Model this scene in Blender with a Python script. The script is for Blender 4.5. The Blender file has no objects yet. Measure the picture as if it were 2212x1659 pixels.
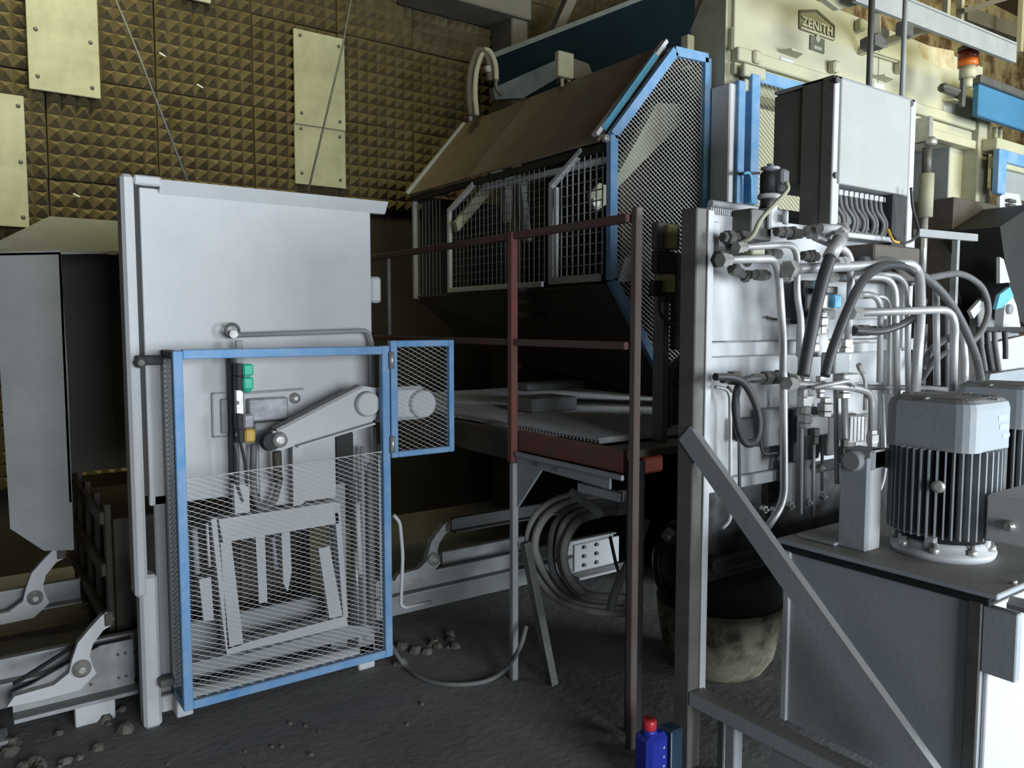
import bpy, math, random
from mathutils import Vector as V, Matrix
random.seed(7)
C = bpy.context.scene.collection
# ------------------------------------------------------------------ camera, world, lights
EYE = V((0, 0, 1.55)); FOC = 1700.0; AZ = math.radians(54.6); PIT = math.atan(129/1700)
cam = bpy.data.cameras.new('camera'); cam.sensor_width = 36; cam.sensor_fit = 'HORIZONTAL'
cam.lens = FOC/2212*36; cam.clip_start = .05; cam.clip_end = 100
co = bpy.data.objects.new('camera', cam); C.objects.link(co); co.location = EYE
fw = V((math.cos(AZ)*math.cos(PIT), math.sin(AZ)*math.cos(PIT), -math.sin(PIT)))
rt = V((math.sin(AZ), -math.cos(AZ), 0)); up = rt.cross(fw)
co.rotation_euler = Matrix((rt, up, -fw)).transposed().to_euler()
bpy.context.scene.camera = co
w = bpy.data.worlds.new('world'); bpy.context.scene.world = w; w.use_nodes = True
w.node_tree.nodes['Background'].inputs[0].default_value = (.62, .74, .9, 1)
w.node_tree.nodes['Background'].inputs[1].default_value = .04
vs = bpy.context.scene.view_settings
vs.view_transform = 'Standard'; vs.look = 'None'; vs.gamma = 1; vs.exposure = 0; vs.use_curve_mapping = False
def area(name, loc, target, sx, sy, power, col):
    l = bpy.data.lights.new(name, 'AREA'); l.shape = 'RECTANGLE'; l.size = sx; l.size_y = sy; l.energy = power; l.color = col
    o = bpy.data.objects.new(name, l); C.objects.link(o); o.location = loc
    o.rotation_euler = (V(target)-V(loc)).to_track_quat('-Z', 'Y').to_euler(); return o
area('doorway_daylight', (7.6, -5.0, 1.5), (2.0, 2.2, 1.1), 3.4, 2.8, 880, (.86, .94, 1.0))
hl = area('roof_light_warm', (.2, 2.7, 5.9), (.5, 5.6, 3.1), 3.0, .8, 42, (1.0, .93, .48)); hl.data.spread = math.radians(70)
hr = area('roof_light_machine', (4.6, -3.2, 4.6), (5.0, 2.65, 3.3), 2.6, 1.0, 14, (1.0, .94, .50)); hr.data.spread = math.radians(40)
area('far_wall_fill', (9.5, 1.5, 6.0), (12.0, 5.6, 4.6), 2.5, 1.5, 160, (1.0, .88, .5))  # added fill light that brightens the peeling far wall
area('gate_daylight_left', (1.2, -5.2, 1.6), (.8, 3.0, 1.1), 3.4, 2.8, 450, (.88, .94, 1.0))

def at(x, y, X=None, Y=None, Z=None):          # the point of a real plane of the hall seen at a measured spot of the photo
    d = fw*FOC + rt*(x-1106) + up*(829.5-y)
    t = X/d.x if X is not None else Y/d.y if Y is not None else (Z-1.55)/d.z
    return EYE + d*t

# ------------------------------------------------------------------ materials
def mat(name, col, col2=None, rough=.6, metal=0, scale=6, amt=.5, bump=.15, dust=0, spec=.4, fine=60):
    m = bpy.data.materials.new(name); m.use_nodes = True; nt = m.node_tree; N = nt.nodes; L = nt.links
    b = N['Principled BSDF']; b.inputs['Roughness'].default_value = rough; b.inputs['Metallic'].default_value = metal
    b.inputs['Specular IOR Level'].default_value = spec
    tc = N.new('ShaderNodeTexCoord'); n1 = N.new('ShaderNodeTexNoise'); n1.inputs['Scale'].default_value = scale
    n1.inputs['Detail'].default_value = 6; n1.inputs['Roughness'].default_value = .65
    L.new(tc.outputs['Object'], n1.inputs['Vector'])
    cr = N.new('ShaderNodeValToRGB'); cr.color_ramp.elements[0].position = .5-.22/max(amt, .05)*.5; cr.color_ramp.elements[1].position = .5+.22/max(amt, .05)*.5
    c2 = col2 or tuple(c*.72 for c in col)
    cr.color_ramp.elements[0].color = (*c2, 1); cr.color_ramp.elements[1].color = (*col, 1)
    L.new(n1.outputs['Fac'], cr.inputs['Fac']); out = cr.outputs['Color']
    if dust:
        g = N.new('ShaderNodeNewGeometry'); sp = N.new('ShaderNodeSeparateXYZ'); L.new(g.outputs['Normal'], sp.inputs[0])
        mr = N.new('ShaderNodeMapRange'); mr.inputs['From Min'].default_value = .3; mr.inputs['From Max'].default_value = .95
        mr.inputs['To Max'].default_value = dust; L.new(sp.outputs['Z'], mr.inputs['Value'])
        mx = N.new('ShaderNodeMix'); mx.data_type = 'RGBA'; L.new(mr.outputs[0], mx.inputs['Factor'])
        L.new(out, mx.inputs['A']); mx.inputs['B'].default_value = (.17, .16, .14, 1); out = mx.outputs['Result']
    L.new(out, b.inputs['Base Color'])
    if bump:
        n2 = N.new('ShaderNodeTexNoise'); n2.inputs['Scale'].default_value = fine; n2.inputs['Detail'].default_value = 4
        L.new(tc.outputs['Object'], n2.inputs['Vector'])
        bp = N.new('ShaderNodeBump'); bp.inputs['Strength'].default_value = bump; bp.inputs['Distance'].default_value = .004
        L.new(n2.outputs['Fac'], bp.inputs['Height']); L.new(bp.outputs['Normal'], b.inputs['Normal'])
    return m
white = mat('dusty_white_paint', (.58, .60, .615), (.49, .51, .525), scale=3, dust=.35, bump=.1)
greyp = mat('dusty_grey_paint', (.34, .36, .37), (.25, .27, .28), scale=4, dust=.4)
tankp = mat('grey_tank_paint', (.40, .44, .47), (.30, .34, .37), scale=3, dust=.9)
cream = mat('cream_machine_paint', (.50, .49, .35), (.42, .41, .29), scale=2.5, dust=.4, bump=.08)
blue = mat('blue_guard_paint', (.09, .28, .54), (.24, .38, .58), scale=9, amt=.6, dust=.5)
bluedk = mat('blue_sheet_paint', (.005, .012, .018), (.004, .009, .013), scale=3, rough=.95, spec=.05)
bluesky = mat('sky_blue_plastic', (.16, .50, .75), (.12, .42, .66), scale=20, bump=0)
red = mat('worn_red_oxide_paint', (.20, .055, .05), (.13, .07, .055), scale=12, amt=.7, dust=.5)
brown = mat('brown_dirty_steel', (.10, .085, .07), (.06, .05, .04), scale=7, dust=.25)
roofm = mat('dusty_brown_sheet', (.25, .205, .155), (.18, .145, .11), scale=5, bump=.3)
foam = mat('brown_foam', (.165, .135, .075), (.10, .08, .045), scale=8, rough=.95, bump=.5, fine=90, spec=.1)
board = mat('pale_painted_board', (.40, .40, .30), (.29, .29, .21), scale=4, amt=.7, rough=.8, bump=.2)
convp = mat('dusty_conveyor_paint', (.36, .375, .38), (.24, .25, .255), scale=6, amt=.8, dust=.6)
chutep = mat('dull_chute_paint', (.27, .29, .295), (.20, .215, .22), scale=4, dust=.3)
doorp = mat('pale_cabinet_door_paint', (.44, .455, .445), (.38, .395, .385), scale=5, bump=.08)
olive = mat('shade_toned_olive_steel', (.15, .148, .13), (.10, .10, .088), scale=6, amt=.7, dust=.4)  # dark tone puts shade into the side faces of post and cabinet
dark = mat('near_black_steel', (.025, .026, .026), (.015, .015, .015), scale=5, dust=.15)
rubber = mat('black_rubber_hose', (.028, .03, .033), (.05, .052, .055), scale=10, rough=.5, dust=.5)
hoseg = mat('dusty_grey_hose', (.17, .175, .175), (.10, .105, .11), scale=12, rough=.6, dust=.6)
steel = mat('galvanised_pipe', (.52, .53, .53), (.38, .39, .39), scale=14, rough=.42, metal=.25, dust=.4)
zinc = mat('zinc_fitting', (.58, .58, .55), (.36, .36, .34), scale=30, rough=.35, metal=.5, dust=.3)
fitdk = mat('dark_fitting', (.09, .09, .085), (.14, .14, .13), scale=20, rough=.5, metal=.3, dust=.4)
wiredk = mat('shaded_cage_wire', (.20, .20, .18), (.12, .12, .11), scale=20, rough=.6, bump=0)  # darker copy of the wire colour, shade painted into left and middle bays
wirem = mat('pale_wire', (.50, .51, .49), (.38, .38, .36), scale=20, rough=.5, bump=0)
floorm = mat('dusty_concrete', (.22, .22, .215), (.13, .13, .128), scale=2.2, amt=.45, rough=.95, bump=.8, fine=35, spec=.15)
conc = mat('pale_concrete', (.15, .14, .11), (.10, .095, .075), scale=3, rough=.9, bump=.3)
peel = mat('peeling_yellow_plaster', (.42, .36, .19), (.12, .07, .03), scale=3.2, amt=1.2, rough=.95, bump=.5)
darkwall = mat('dark_sooty_wall', (.035, .032, .026), (.022, .02, .016), scale=2, rough=.95)
wood = mat('grimy_wood', (.06, .05, .036), (.035, .028, .02), scale=9, bump=.4)
green = mat('green_plastic_cap', (.03, .52, .33), (.03, .44, .28), scale=20, bump=0, rough=.4)
yellow = mat('yellow_brass_cap', (.62, .40, .08), (.50, .30, .06), scale=30, bump=.1, rough=.45)
orange = mat('orange_plastic', (.55, .09, .02), (.42, .06, .02), scale=10, bump=0, rough=.4)
redp = mat('red_plastic_cap', (.60, .03, .05), (.45, .02, .04), scale=10, bump=0, rough=.35)
reddk = mat('dark_red_lens', (.22, .03, .02), (.18, .02, .02), scale=10, bump=0, rough=.3)
jugm = mat('deep_blue_plastic', (.02, .035, .36), (.02, .03, .28), scale=6, bump=0, rough=.35)
ink = mat('dark_grey_lettering', (.10, .10, .07), (.15, .15, .10), scale=20, bump=0)
rust = mat('rust_stained_paint', (.42, .30, .15), (.60, .57, .40), scale=7, amt=.8, bump=.1)
sooty = mat('sooty_mottled_sheet', (.11,.11,.11), (.03,.03,.032), scale=9, amt=1)
tubm = mat('dirty_pale_tub', (.30, .28, .21), (.06, .05, .035), scale=7, amt=1.1, rough=.9, bump=.4)
stone = mat('mortar_crumbs', (.16, .15, .13), (.08, .075, .065), scale=15, rough=.95, bump=.5)
smear = mat('grey_smeared_metal', (.42, .43, .46), (.22, .22, .25), scale=14, amt=.8, rough=.5, metal=.2)
motorb = mat('pale_blue_sticker', (.40, .52, .58), (.38, .44, .48), scale=18, amt=1, bump=0)

# ------------------------------------------------------------------ mesh builder
ORG = {}
class M:
    def __init__(s): s.v = []; s.f = []; s.sm = []
    def poly(s, pts, faces, smooth=False):
        n = len(s.v); s.v += [V(p) for p in pts]; s.f += [tuple(i+n for i in f) for f in faces]; s.sm += [smooth]*len(faces); return s
    def box(s, a, b):
        (x0, y0, z0), (x1, y1, z1) = a, b
        return s.poly([(x0,y0,z0),(x1,y0,z0),(x1,y1,z0),(x0,y1,z0),(x0,y0,z1),(x1,y0,z1),(x1,y1,z1),(x0,y1,z1)],
            [(0,3,2,1),(4,5,6,7),(0,1,5,4),(1,2,6,5),(2,3,7,6),(3,0,4,7)])
    def bbox(s, a, b, e=.004):     # box with chamfered vertical and horizontal edges
        x0,x1 = sorted((a[0],b[0])); y0,y1 = sorted((a[1],b[1])); z0,z1 = sorted((a[2],b[2])); e = min(e,(x1-x0)/3,(y1-y0)/3,(z1-z0)/3)
        pts = []; idx = {}
        for ix,X in ((0,x0),(1,x1)):
            for iy,Yy in ((0,y0),(1,y1)):
                for iz,Z in ((0,z0),(1,z1)):
                    sx,sy,sz = (e if ix==0 else -e),(e if iy==0 else -e),(e if iz==0 else -e)
                    for k,p in enumerate(((X,Yy+sy,Z+sz),(X+sx,Yy,Z+sz),(X+sx,Yy+sy,Z))):
                        idx[ix,iy,iz,k] = len(pts); pts.append(p)
        g = lambda *a: idx[a]; F = []
        for i in (0,1):
            o = 1 if i else -1
            def od(f): return f if o>0 else f[::-1]
            F.append(od((g(i,0,0,0),g(i,1,0,0),g(i,1,1,0),g(i,0,1,0))))
            F.append(od((g(0,i,0,1),g(0,i,1,1),g(1,i,1,1),g(1,i,0,1))))
            F.append(od((g(0,0,i,2),g(1,0,i,2),g(1,1,i,2),g(0,1,i,2))))
        for i in (0,1):
            for j in (0,1):
                F.append((g(i,j,0,0),g(i,j,1,0),g(i,j,1,1),g(i,j,0,1)))
                F.append((g(i,0,j,0),g(i,1,j,0),g(i,1,j,2),g(i,0,j,2)))
                F.append((g(0,i,j,1),g(1,i,j,1),g(1,i,j,2),g(0,i,j,2)))
                for k in (0,1): F.append((g(i,j,k,0),g(i,j,k,1),g(i,j,k,2)))
        return s.poly(pts, F)
    def bar(s, p, q, w=.03, h=.03, upv=(0,0,1)):
        p, q = V(p), V(q); d = (q-p).normalized(); u = V(upv)
        if abs(d.dot(u)) > .98: u = V((0,1,0)) if abs(d.y) < .9 else V((1,0,0))
        a = d.cross(u).normalized()*w/2; b = a.cross(d).normalized()*h/2
        return s.poly([p-a-b,p+a-b,p+a+b,p-a+b,q-a-b,q+a-b,q+a+b,q-a+b], [(0,1,2,3),(7,6,5,4),(0,4,5,1),(1,5,6,2),(2,6,7,3),(3,7,4,0)])
    def prism(s, pts, vec):
        pts = [V(p) for p in pts]; n = len(pts); vec = V(vec)
        return s.poly(pts+[p+vec for p in pts], [tuple(range(n))[::-1], tuple(range(n, 2*n))]+[(i,(i+1)%n,(i+1)%n+n,i+n) for i in range(n)])
    def stack(s, p, d, prof, n=16, smooth=True, cap=True):   # solid of revolution: prof = [(distance, radius), ...]
        p, d = V(p), V(d).normalized(); u = V((0,0,1)) if abs(d.z) < .9 else V((1,0,0))
        a = d.cross(u).normalized(); b = d.cross(a)
        pts = [p+d*t+(a*math.cos(2*math.pi*i/n)+b*math.sin(2*math.pi*i/n))*r for t, r in prof for i in range(n)]
        k = len(prof); F = [(j*n+i, j*n+(i+1)%n, (j+1)*n+(i+1)%n, (j+1)*n+i) for j in range(k-1) for i in range(n)]
        s.poly(pts, F, smooth)
        if cap:
            m = len(s.v)-len(pts); s.f += [tuple(range(m, m+n))[::-1], tuple(range(m+(k-1)*n, m+k*n))]; s.sm += [False]*2
        return s
    def cyl(s, p, q, r, n=16, r2=None, smooth=True):
        p, q = V(p), V(q); return s.stack(p, q-p, [(0, r), ((q-p).length, r2 if r2 is not None else r)], n, smooth)
    def tube(s, pts, r, n=10, bend=.05, closed=False):
        pts = [V(p) for p in pts]; P = [pts[0]]
        for i in range(1, len(pts)-1):
            a, b, c = pts[i-1], pts[i], pts[i+1]; la, lc = (a-b).length, (c-b).length; e = min(bend, la*.5, lc*.5)
            u, v2 = b+(a-b).normalized()*e, b+(c-b).normalized()*e
            for k in range(7):
                t = k/6; P.append(u*(1-t)**2+b*2*t*(1-t)+v2*t*t)
        P.append(pts[-1]); Q = [P[0]]
        for p in P[1:]:
            if (p-Q[-1]).length > 1e-4: Q.append(p)
        P = Q; T = []
        for i in range(len(P)): T.append((P[min(i+1, len(P)-1)]-P[max(i-1, 0)]).normalized())
        u = V((0,0,1)) if abs(T[0].z) < .9 else V((1,0,0)); a = T[0].cross(u).normalized(); ring = []
        for i, p in enumerate(P):
            a = (a-T[i]*a.dot(T[i])).normalized(); b = T[i].cross(a)
            ring += [p+(a*math.cos(2*math.pi*j/n)+b*math.sin(2*math.pi*j/n))*r for j in range(n)]
        k = len(P); m = len(s.v)
        s.poly(ring, [(j*n+i, j*n+(i+1)%n, (j+1)*n+(i+1)%n, (j+1)*n+i) for j in range(k-1) for i in range(n)], True)
        s.f += [tuple(range(m, m+n))[::-1], tuple(range(m+(k-1)*n, m+k*n))]; s.sm += [False]*2; return s
    def build(s, name, m, parent=None, origin=None):
        me = bpy.data.meshes.new(name); o = bpy.data.objects.new(name, me); C.objects.link(o)
        if parent is not None:
            org = ORG[parent.name]; o.parent = parent
        else:
            xs = [v.x for v in s.v]; ys = [v.y for v in s.v]; zs = [v.z for v in s.v]
            org = V(origin) if origin else V(((min(xs)+max(xs))/2, (min(ys)+max(ys))/2, min(zs))); o.location = org
        ORG[o.name] = org
        me.from_pydata([v-org for v in s.v], [], s.f); me.polygons.foreach_set('use_smooth', s.sm); me.materials.append(m); me.update()
        import bmesh
        bm = bmesh.new(); bm.from_mesh(me); bmesh.ops.recalc_face_normals(bm, faces=bm.faces); bm.to_mesh(me); bm.free()
        return o
def tag(o, label=None, cat=None, group=None, kind=None):
    for k, v in (('label', label), ('category', cat), ('group', group), ('kind', kind)):
        if v: o[k] = v
    return o
def thing(name, loc, label, cat, group=None):
    o = bpy.data.objects.new(name, None); C.objects.link(o); o.location = V(loc); o.empty_display_size = .1; ORG[o.name] = V(loc)
    return tag(o, label, cat, group)
def smooth_pts(pts, k=6):                      # Catmull-Rom through the given points
    pts = [V(p) for p in pts]; P = [pts[0]*2-pts[1]]+pts+[pts[-1]*2-pts[-2]]; out = []
    for i in range(1, len(P)-2):
        a, b, c, d = P[i-1:i+3]
        for j in range(k):
            t = j/k; out.append(.5*((2*b)+(c-a)*t+(2*a-5*b+4*c-d)*t*t+(3*b-3*c+d-a)*t**3))
    return out+[pts[-1]]
def clipline(poly, p, d):                      # parameter interval of a line inside a convex 2-D polygon
    t0, t1 = -1e9, 1e9; n = len(poly); A = sum(poly[i][0]*poly[(i+1)%n][1]-poly[(i+1)%n][0]*poly[i][1] for i in range(n))
    for i in range(n):
        a, b = poly[i], poly[(i+1)%n]; ex, ey = b[0]-a[0], b[1]-a[1]; nx, ny = (-ey, ex) if A > 0 else (ey, -ex)
        num = (p[0]-a[0])*nx+(p[1]-a[1])*ny; den = d[0]*nx+d[1]*ny
        if abs(den) < 1e-9:
            if num < 0: return None
            continue
        t = -num/den
        if den > 0: t0 = max(t0, t)
        else: t1 = min(t1, t)
    return (t0, t1) if t1 > t0+.004 else None
def lattice(m, poly, to3, nrm, ang, sp, wd, th):
    d = (math.cos(ang), math.sin(ang)); q = (-d[1], d[0]); s = [p[0]*q[0]+p[1]*q[1] for p in poly]; k = math.floor(min(s)/sp)
    while k*sp < max(s):
        p = (q[0]*k*sp, q[1]*k*sp); r = clipline(poly, p, d)
        if r: m.bar(to3(p[0]+d[0]*r[0], p[1]+d[1]*r[0]), to3(p[0]+d[0]*r[1], p[1]+d[1]*r[1]), wd, th, nrm)
        k += 1
def expanded(poly, Y=None, X=None, sp=.0185, a=30, name='expanded_mesh', parent=None, m=None, wd=.0022):
    g = M(); to3 = (lambda u, v: V((u, Y, v))) if Y is not None else (lambda u, v: V((X, u, v)))
    nrm = (0,1,0) if Y is not None else (1,0,0)
    lattice(g, poly, to3, nrm, math.radians(-a), sp, wd, .003); lattice(g, poly, to3, nrm, math.radians(a), sp, wd*.22, .0008)
    return tag(g.build(name, m or wirem, parent), kind='stuff')
def hexnut(m, p, d, r=.016, l=.02): m.stack(V(p)-V(d).normalized()*l/2, d, [(0, r), (l, r)], 6, False)

# ------------------------------------------------------------------ setting
tag(M().box((-4, -5.5, -.1), (15, 6.2, 0)).build('floor', floorm), kind='structure')
tag(M().box((-4, -5.5, 6.2), (15, 6.2, 6.35)).build('ceiling', mat('dark_roof', (.12,.07,.045), (.05,.03,.02), scale=2)), kind='structure')
wb = tag(M().box((-4, 5.68, 0), (7.6, 5.85, 6.2)).build('wall_back', darkwall, origin=(0,5.68,0)), kind='structure')
tag(M().box((7.6, 5.60, 0), (15, 5.85, 6.2)).build('wall_right', peel), kind='structure')
tag(M().box((-4.15, -5.5, 0), (-4, 6.2, 6.2)).build('wall_left', darkwall), kind='structure')
# foam tiles: 8 x 8 pyramids each, sharing three meshes
def tile_mesh(k):
    P = .078; n = 8; g = M(); R = random.Random(k)
    for i in range(n):
        for j in range(n):
            x, z = i*P, j*P; h = .066+R.uniform(-.010, .010)
            cx, cz = x+P/2+R.uniform(-.006, .006), z+P/2+R.uniform(-.006, .006)
            g.poly([(x,0,z),(x+P,0,z),(x+P,0,z+P),(x,0,z+P),(cx,-h,cz)], [(0,1,4),(1,2,4),(2,3,4),(3,0,4)])
    T = n*P; g.poly([(0,0,0),(T,0,0),(T,0,T),(0,0,T),(0,.03,0),(T,.03,0),(T,.03,T),(0,.03,T)], [(0,4,5,1),(1,5,6,2),(2,6,7,3),(3,7,4,0),(4,7,6,5)])
    me = bpy.data.meshes.new('foam_tile'); me.from_pydata([tuple(v) for v in g.v], [], g.f); me.materials.append(foam); return me, T
tm = [tile_mesh(k) for k in range(3)]; T = tm[0][1]
for i in range(-1, 9):
    for j in range(0, 8):
        if -.1+i*(T+.006) > 2.2 and .55+j*(T+.006) < 2.35: continue
        o = bpy.data.objects.new('foam_tile', tm[(i*3+j) % 3][0]); C.objects.link(o); o.parent = wb
        o.location = (-.1+i*(T+.006)-0, 5.64-5.68+random.uniform(-.012, .004), .55+j*(T+.006)); o.rotation_euler = (0, random.uniform(-.008, .008), 0)
# concrete post, beam, brace at the dark far end
cx_ = at(1106,60,Y=5.3).x
tag(M().bbox((cx_,5.3,0), (cx_+.16,5.6,6.2), .01).build('trim_1', conc), kind='structure')
zb_ = at(1100,30,Y=5.25).z
tag(M().bbox((2.9,5.25,zb_), (cx_+.16,5.6,zb_+.5), .01).build('trim_2', conc), kind='structure')

# boards on the foam wall
def wallboard(px0, px1, ybase, label, mt=board):
    (xa, ya), (xb, yb) = px0, px1; a = at(xa, ya, Y=ybase); b = at(xb, yb, Y=ybase)
    x0, x1, z1, z0 = a.x, b.x, a.z, b.z
    t = thing('wall_board', (x0, ybase, z0), label, 'board', 'pale boards on the foam wall')
    M().bbox((x0, ybase, z0), (x1, ybase+.022, z1), .003).build('panel', mt, t)
    n = max(2, int((z1-z0)/.33)+1)
    for i in range(n):
        for s in (.12, .88):
            z = z0+.06+(z1-z0-.12)*i/(n-1)+(.02 if s < .5 else 0); x = x0+(x1-x0)*s
            M().stack((x, ybase-.008, z), (0,1,0), [(0,.004),(.002,.011),(.009,.013)], 8).build('bolt', fitdk, t)
    return t
wallboard((52, -60), (218, 214), 5.54, 'wide pale board high on the foam wall, near the left picture edge', board)
wallboard((634, 60), (747, 283), 5.54, 'upper of two pale boards joined end to end on the foam wall')
wallboard((636, 263), (748, 408), 5.55, 'lower of two pale boards joined end to end, behind the white press cover')
wallboard((-60, 192), (64, 492), 5.54, 'pale board cut by the left picture edge, above the grey chute')
wallboard((386, -60), (456, 8), 5.54, 'tiny corner of a pale board at the top edge of the foam wall')
for nm, p, q, lab in (('cord', (238,-20), (402,385), 'thin cord slanting down right across the foam wall'),
                      ('cord', (757,-20), (665,410), 'thin cord hanging in front of the joined pale boards')):
    a, b = at(*p, Y=4.6), at(*q, Y=4.3); b2 = b+(b-a)*.12; a2 = a+(a-b)*.55
    tag(M().tube([a2, (a2+b2)/2+V((.02,0,-.02)), b2], .006, 6).build(nm, hoseg if p[0] < 500 else fitdk), lab, 'cord')
# ------------------------------------------------------------------ large grey chute left, slatted crate behind the press
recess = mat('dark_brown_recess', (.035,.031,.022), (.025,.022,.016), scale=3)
t = thing('chute', (-.3, 4.0, .5), 'large dusty grey chute at the left edge with a slanted lower corner', 'chute')
P = [at(x, y, Y=4.0) for x, y in ((-60,548),(130,540),(146,800),(160,1188),(95,1190),(22,1142),(-6,700),(-60,690))]
M().prism(P[:6]+[P[6]], (0, .012, 0)).build('side_plate', chutep, t)
a, b = at(-60,548,Y=4.0), at(275,542,Y=4.0); zt = at(180,472,Y=4.45).z
xl = at(108,472,Y=4.45).x; xr = at(275,474,Y=4.45).x
M().poly([a, b, (xr+.1,4.45,zt), (xl,4.45,zt), a-V((0,0,.01)), b-V((0,0,.01)), (xr+.1,4.45,zt-.01), (xl,4.45,zt-.01)],
         [(0,1,2,3),(7,6,5,4),(0,4,5,1),(1,5,6,2),(2,6,7,3),(3,7,4,0)]).build('sloping_cover', chutep, t)
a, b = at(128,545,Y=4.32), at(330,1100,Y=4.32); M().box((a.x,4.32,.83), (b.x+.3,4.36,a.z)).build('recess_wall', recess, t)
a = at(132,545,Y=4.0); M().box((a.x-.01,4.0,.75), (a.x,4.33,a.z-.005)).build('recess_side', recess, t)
t = thing('slatted_crate', (.55, 4.1, .118), 'grimy slatted wooden crate in the shade behind the white press post', 'crate')
X0 = at(165,1150,Y=4.4).x
for k, z in enumerate((.28, .50, .72)):
    M().bbox((X0,3.60,z), (X0+.022,4.75,z+.055)).build('slat', wood, t)
for k, y in enumerate((3.62, 3.9, 4.2, 4.5, 4.72)):
    M().bbox((X0+.022,y,.118), (X0+.05,y+.045,.80)).build('post', wood, t)
M().bbox((X0+.05,3.6,.118), (X0+.9,4.75,.74)).build('load', wood, t)

# ------------------------------------------------------------------ conveyor with pawls
t = thing('walking_beam_conveyor', (1.0, 3.6, 0), 'dusty pale steel walking beam conveyor running low behind the press', 'conveyor')
def channel(m, x0, x1, y, z0, z1, dep=.07, th=.008):
    m.box((x0,y,z0), (x1,y+th,z1)); m.box((x0,y-dep,z0), (x1,y,z0+th)); m.box((x0,y-dep*.5,z1-th), (x1,y,z1)); return m
channel(M(), -.6, 3.25, 3.50, .19, .285, .05).build('front_rail', convp, t)
M().bbox((-.6,3.49,.085), (3.25,3.50,.18), .003).build('front_side_plate', chutep, t)
channel(M(), -.6, at(165,1150,Y=4.4).x-.01, 4.25, .22, .33, .06).build('rear_rail', convp, t)
M().bbox((-.6,3.52,.10), (.9,4.24,.115), .003).build('bed_plate', mat('dusty_bed', (.15,.145,.135), scale=5), t)
a, b = at(26,1500,Y=3.4), at(288,1400,Y=3.4)
x0, x1 = a.x, b.x
pl = M(); pl.prism([(x0,3.40,.10),(x1,3.40,.10),(x1,3.40,.285),(x0+.30,3.40,.285),(x0+.06,3.40,.19),(x0,3.40,.175)], (0,.014,0)); pl.box((x0,3.33,.085), (x1+.01,3.414,.10))
pl.build('pawl_carrier', convp, t)
for x in (x0+.14, x0+.26, x0+.36, x1-.03): 
    for z in (.14, .235):
        if x < x0+.3 and z > .2: continue
        M().cyl((x,3.393,z), (x,3.41,z), .006, 8).build('carrier_bolt', fitdk, t)
M().bbox((x1-.22,3.35,.0), (x1-.08,3.42,.084)).build('support_foot', white, t)
M().bbox((x0-.3,3.33,.0), (x0-.02,3.45,.03)).build('base_plate', greyp, t)
M().bbox((x0-.3,3.40,.03), (x0-.05,3.45,.18)).build('carrier_block', white, t)
def pawl(x, y, z, s=1, nm='pawl', mt=white):
    pr = [(-.27,-.06),(-.30,-.10),(-.18,-.105),(-.02,-.10),(.05,-.04),(.035,.0),(.025,.05),(.04,.10),(.085,.155),(.12,.17),(.13,.20),(.10,.235),(.075,.22),(.03,.175),(-.02,.12),(-.045,.05),(-.06,-.01),(-.12,-.05),(-.2,-.055)]
    p = M().prism([(x+u*s, y, z+v*s) for u, v in pr], (0,.035,0)).build(nm, mt, t)
    M().bbox((x+.085*s,y-.004,z+.165*s), (x+.132*s,y+.04,z+.235*s), .008).build('pawl_tip', brown, p)
    M().stack((x-.01*s,y-.03,z), (0,1,0), [(0,.012),(.004,.016),(.012,.018),(.013,.032),(.03,.034)], 16).build('pivot_bolt', zinc, p)
q = at(180,1438,Y=3.38); pawl(q.x, 3.36, q.z, .85)
q = at(90,1290,Y=4.2); pawl(q.x-.02, 4.15, q.z+.02, .95)
q = at(930,1215,Y=3.47); pawl(q.x, 3.43, q.z+.03, .75, mt=convp)
a, b = at(-10,1470,Y=3.44), at(160,1400,Y=3.44); M().bar(at(30,1478,Y=3.30), at(165,1392,Y=3.46), .012, .012).build('stop_bar', dark, t)
a, b = at(948,1225,Y=3.62), at(1120,1165,Y=3.62); M().bbox((a.x,3.58,a.z), (a.x+.55,3.62,a.z+.09)).build('guide_block', convp, t)
channel(M(), a.x+.25, 3.25, 3.9, .34, .42, .05).build('inner_rail', dark, t)
a, b = at(1240,1225,Y=3.2), at(1338,1165,Y=3.2)
M().bbox((a.x,3.2,a.z-.03), (b.x,3.215,b.z+.02)).build('end_plate', white, t)
M().bbox((a.x-.03,3.12,a.z-.05), (b.x+.03,3.2,a.z-.035)).build('end_flange', white, t)
for i in range(2):
    for j in range(3): M().cyl((a.x+.07+i*.09,3.19,a.z+.0+j*.05), (a.x+.07+i*.09,3.205,a.z+.0+j*.05), .011, 8).build('end_bolt', fitdk, t)
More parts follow.
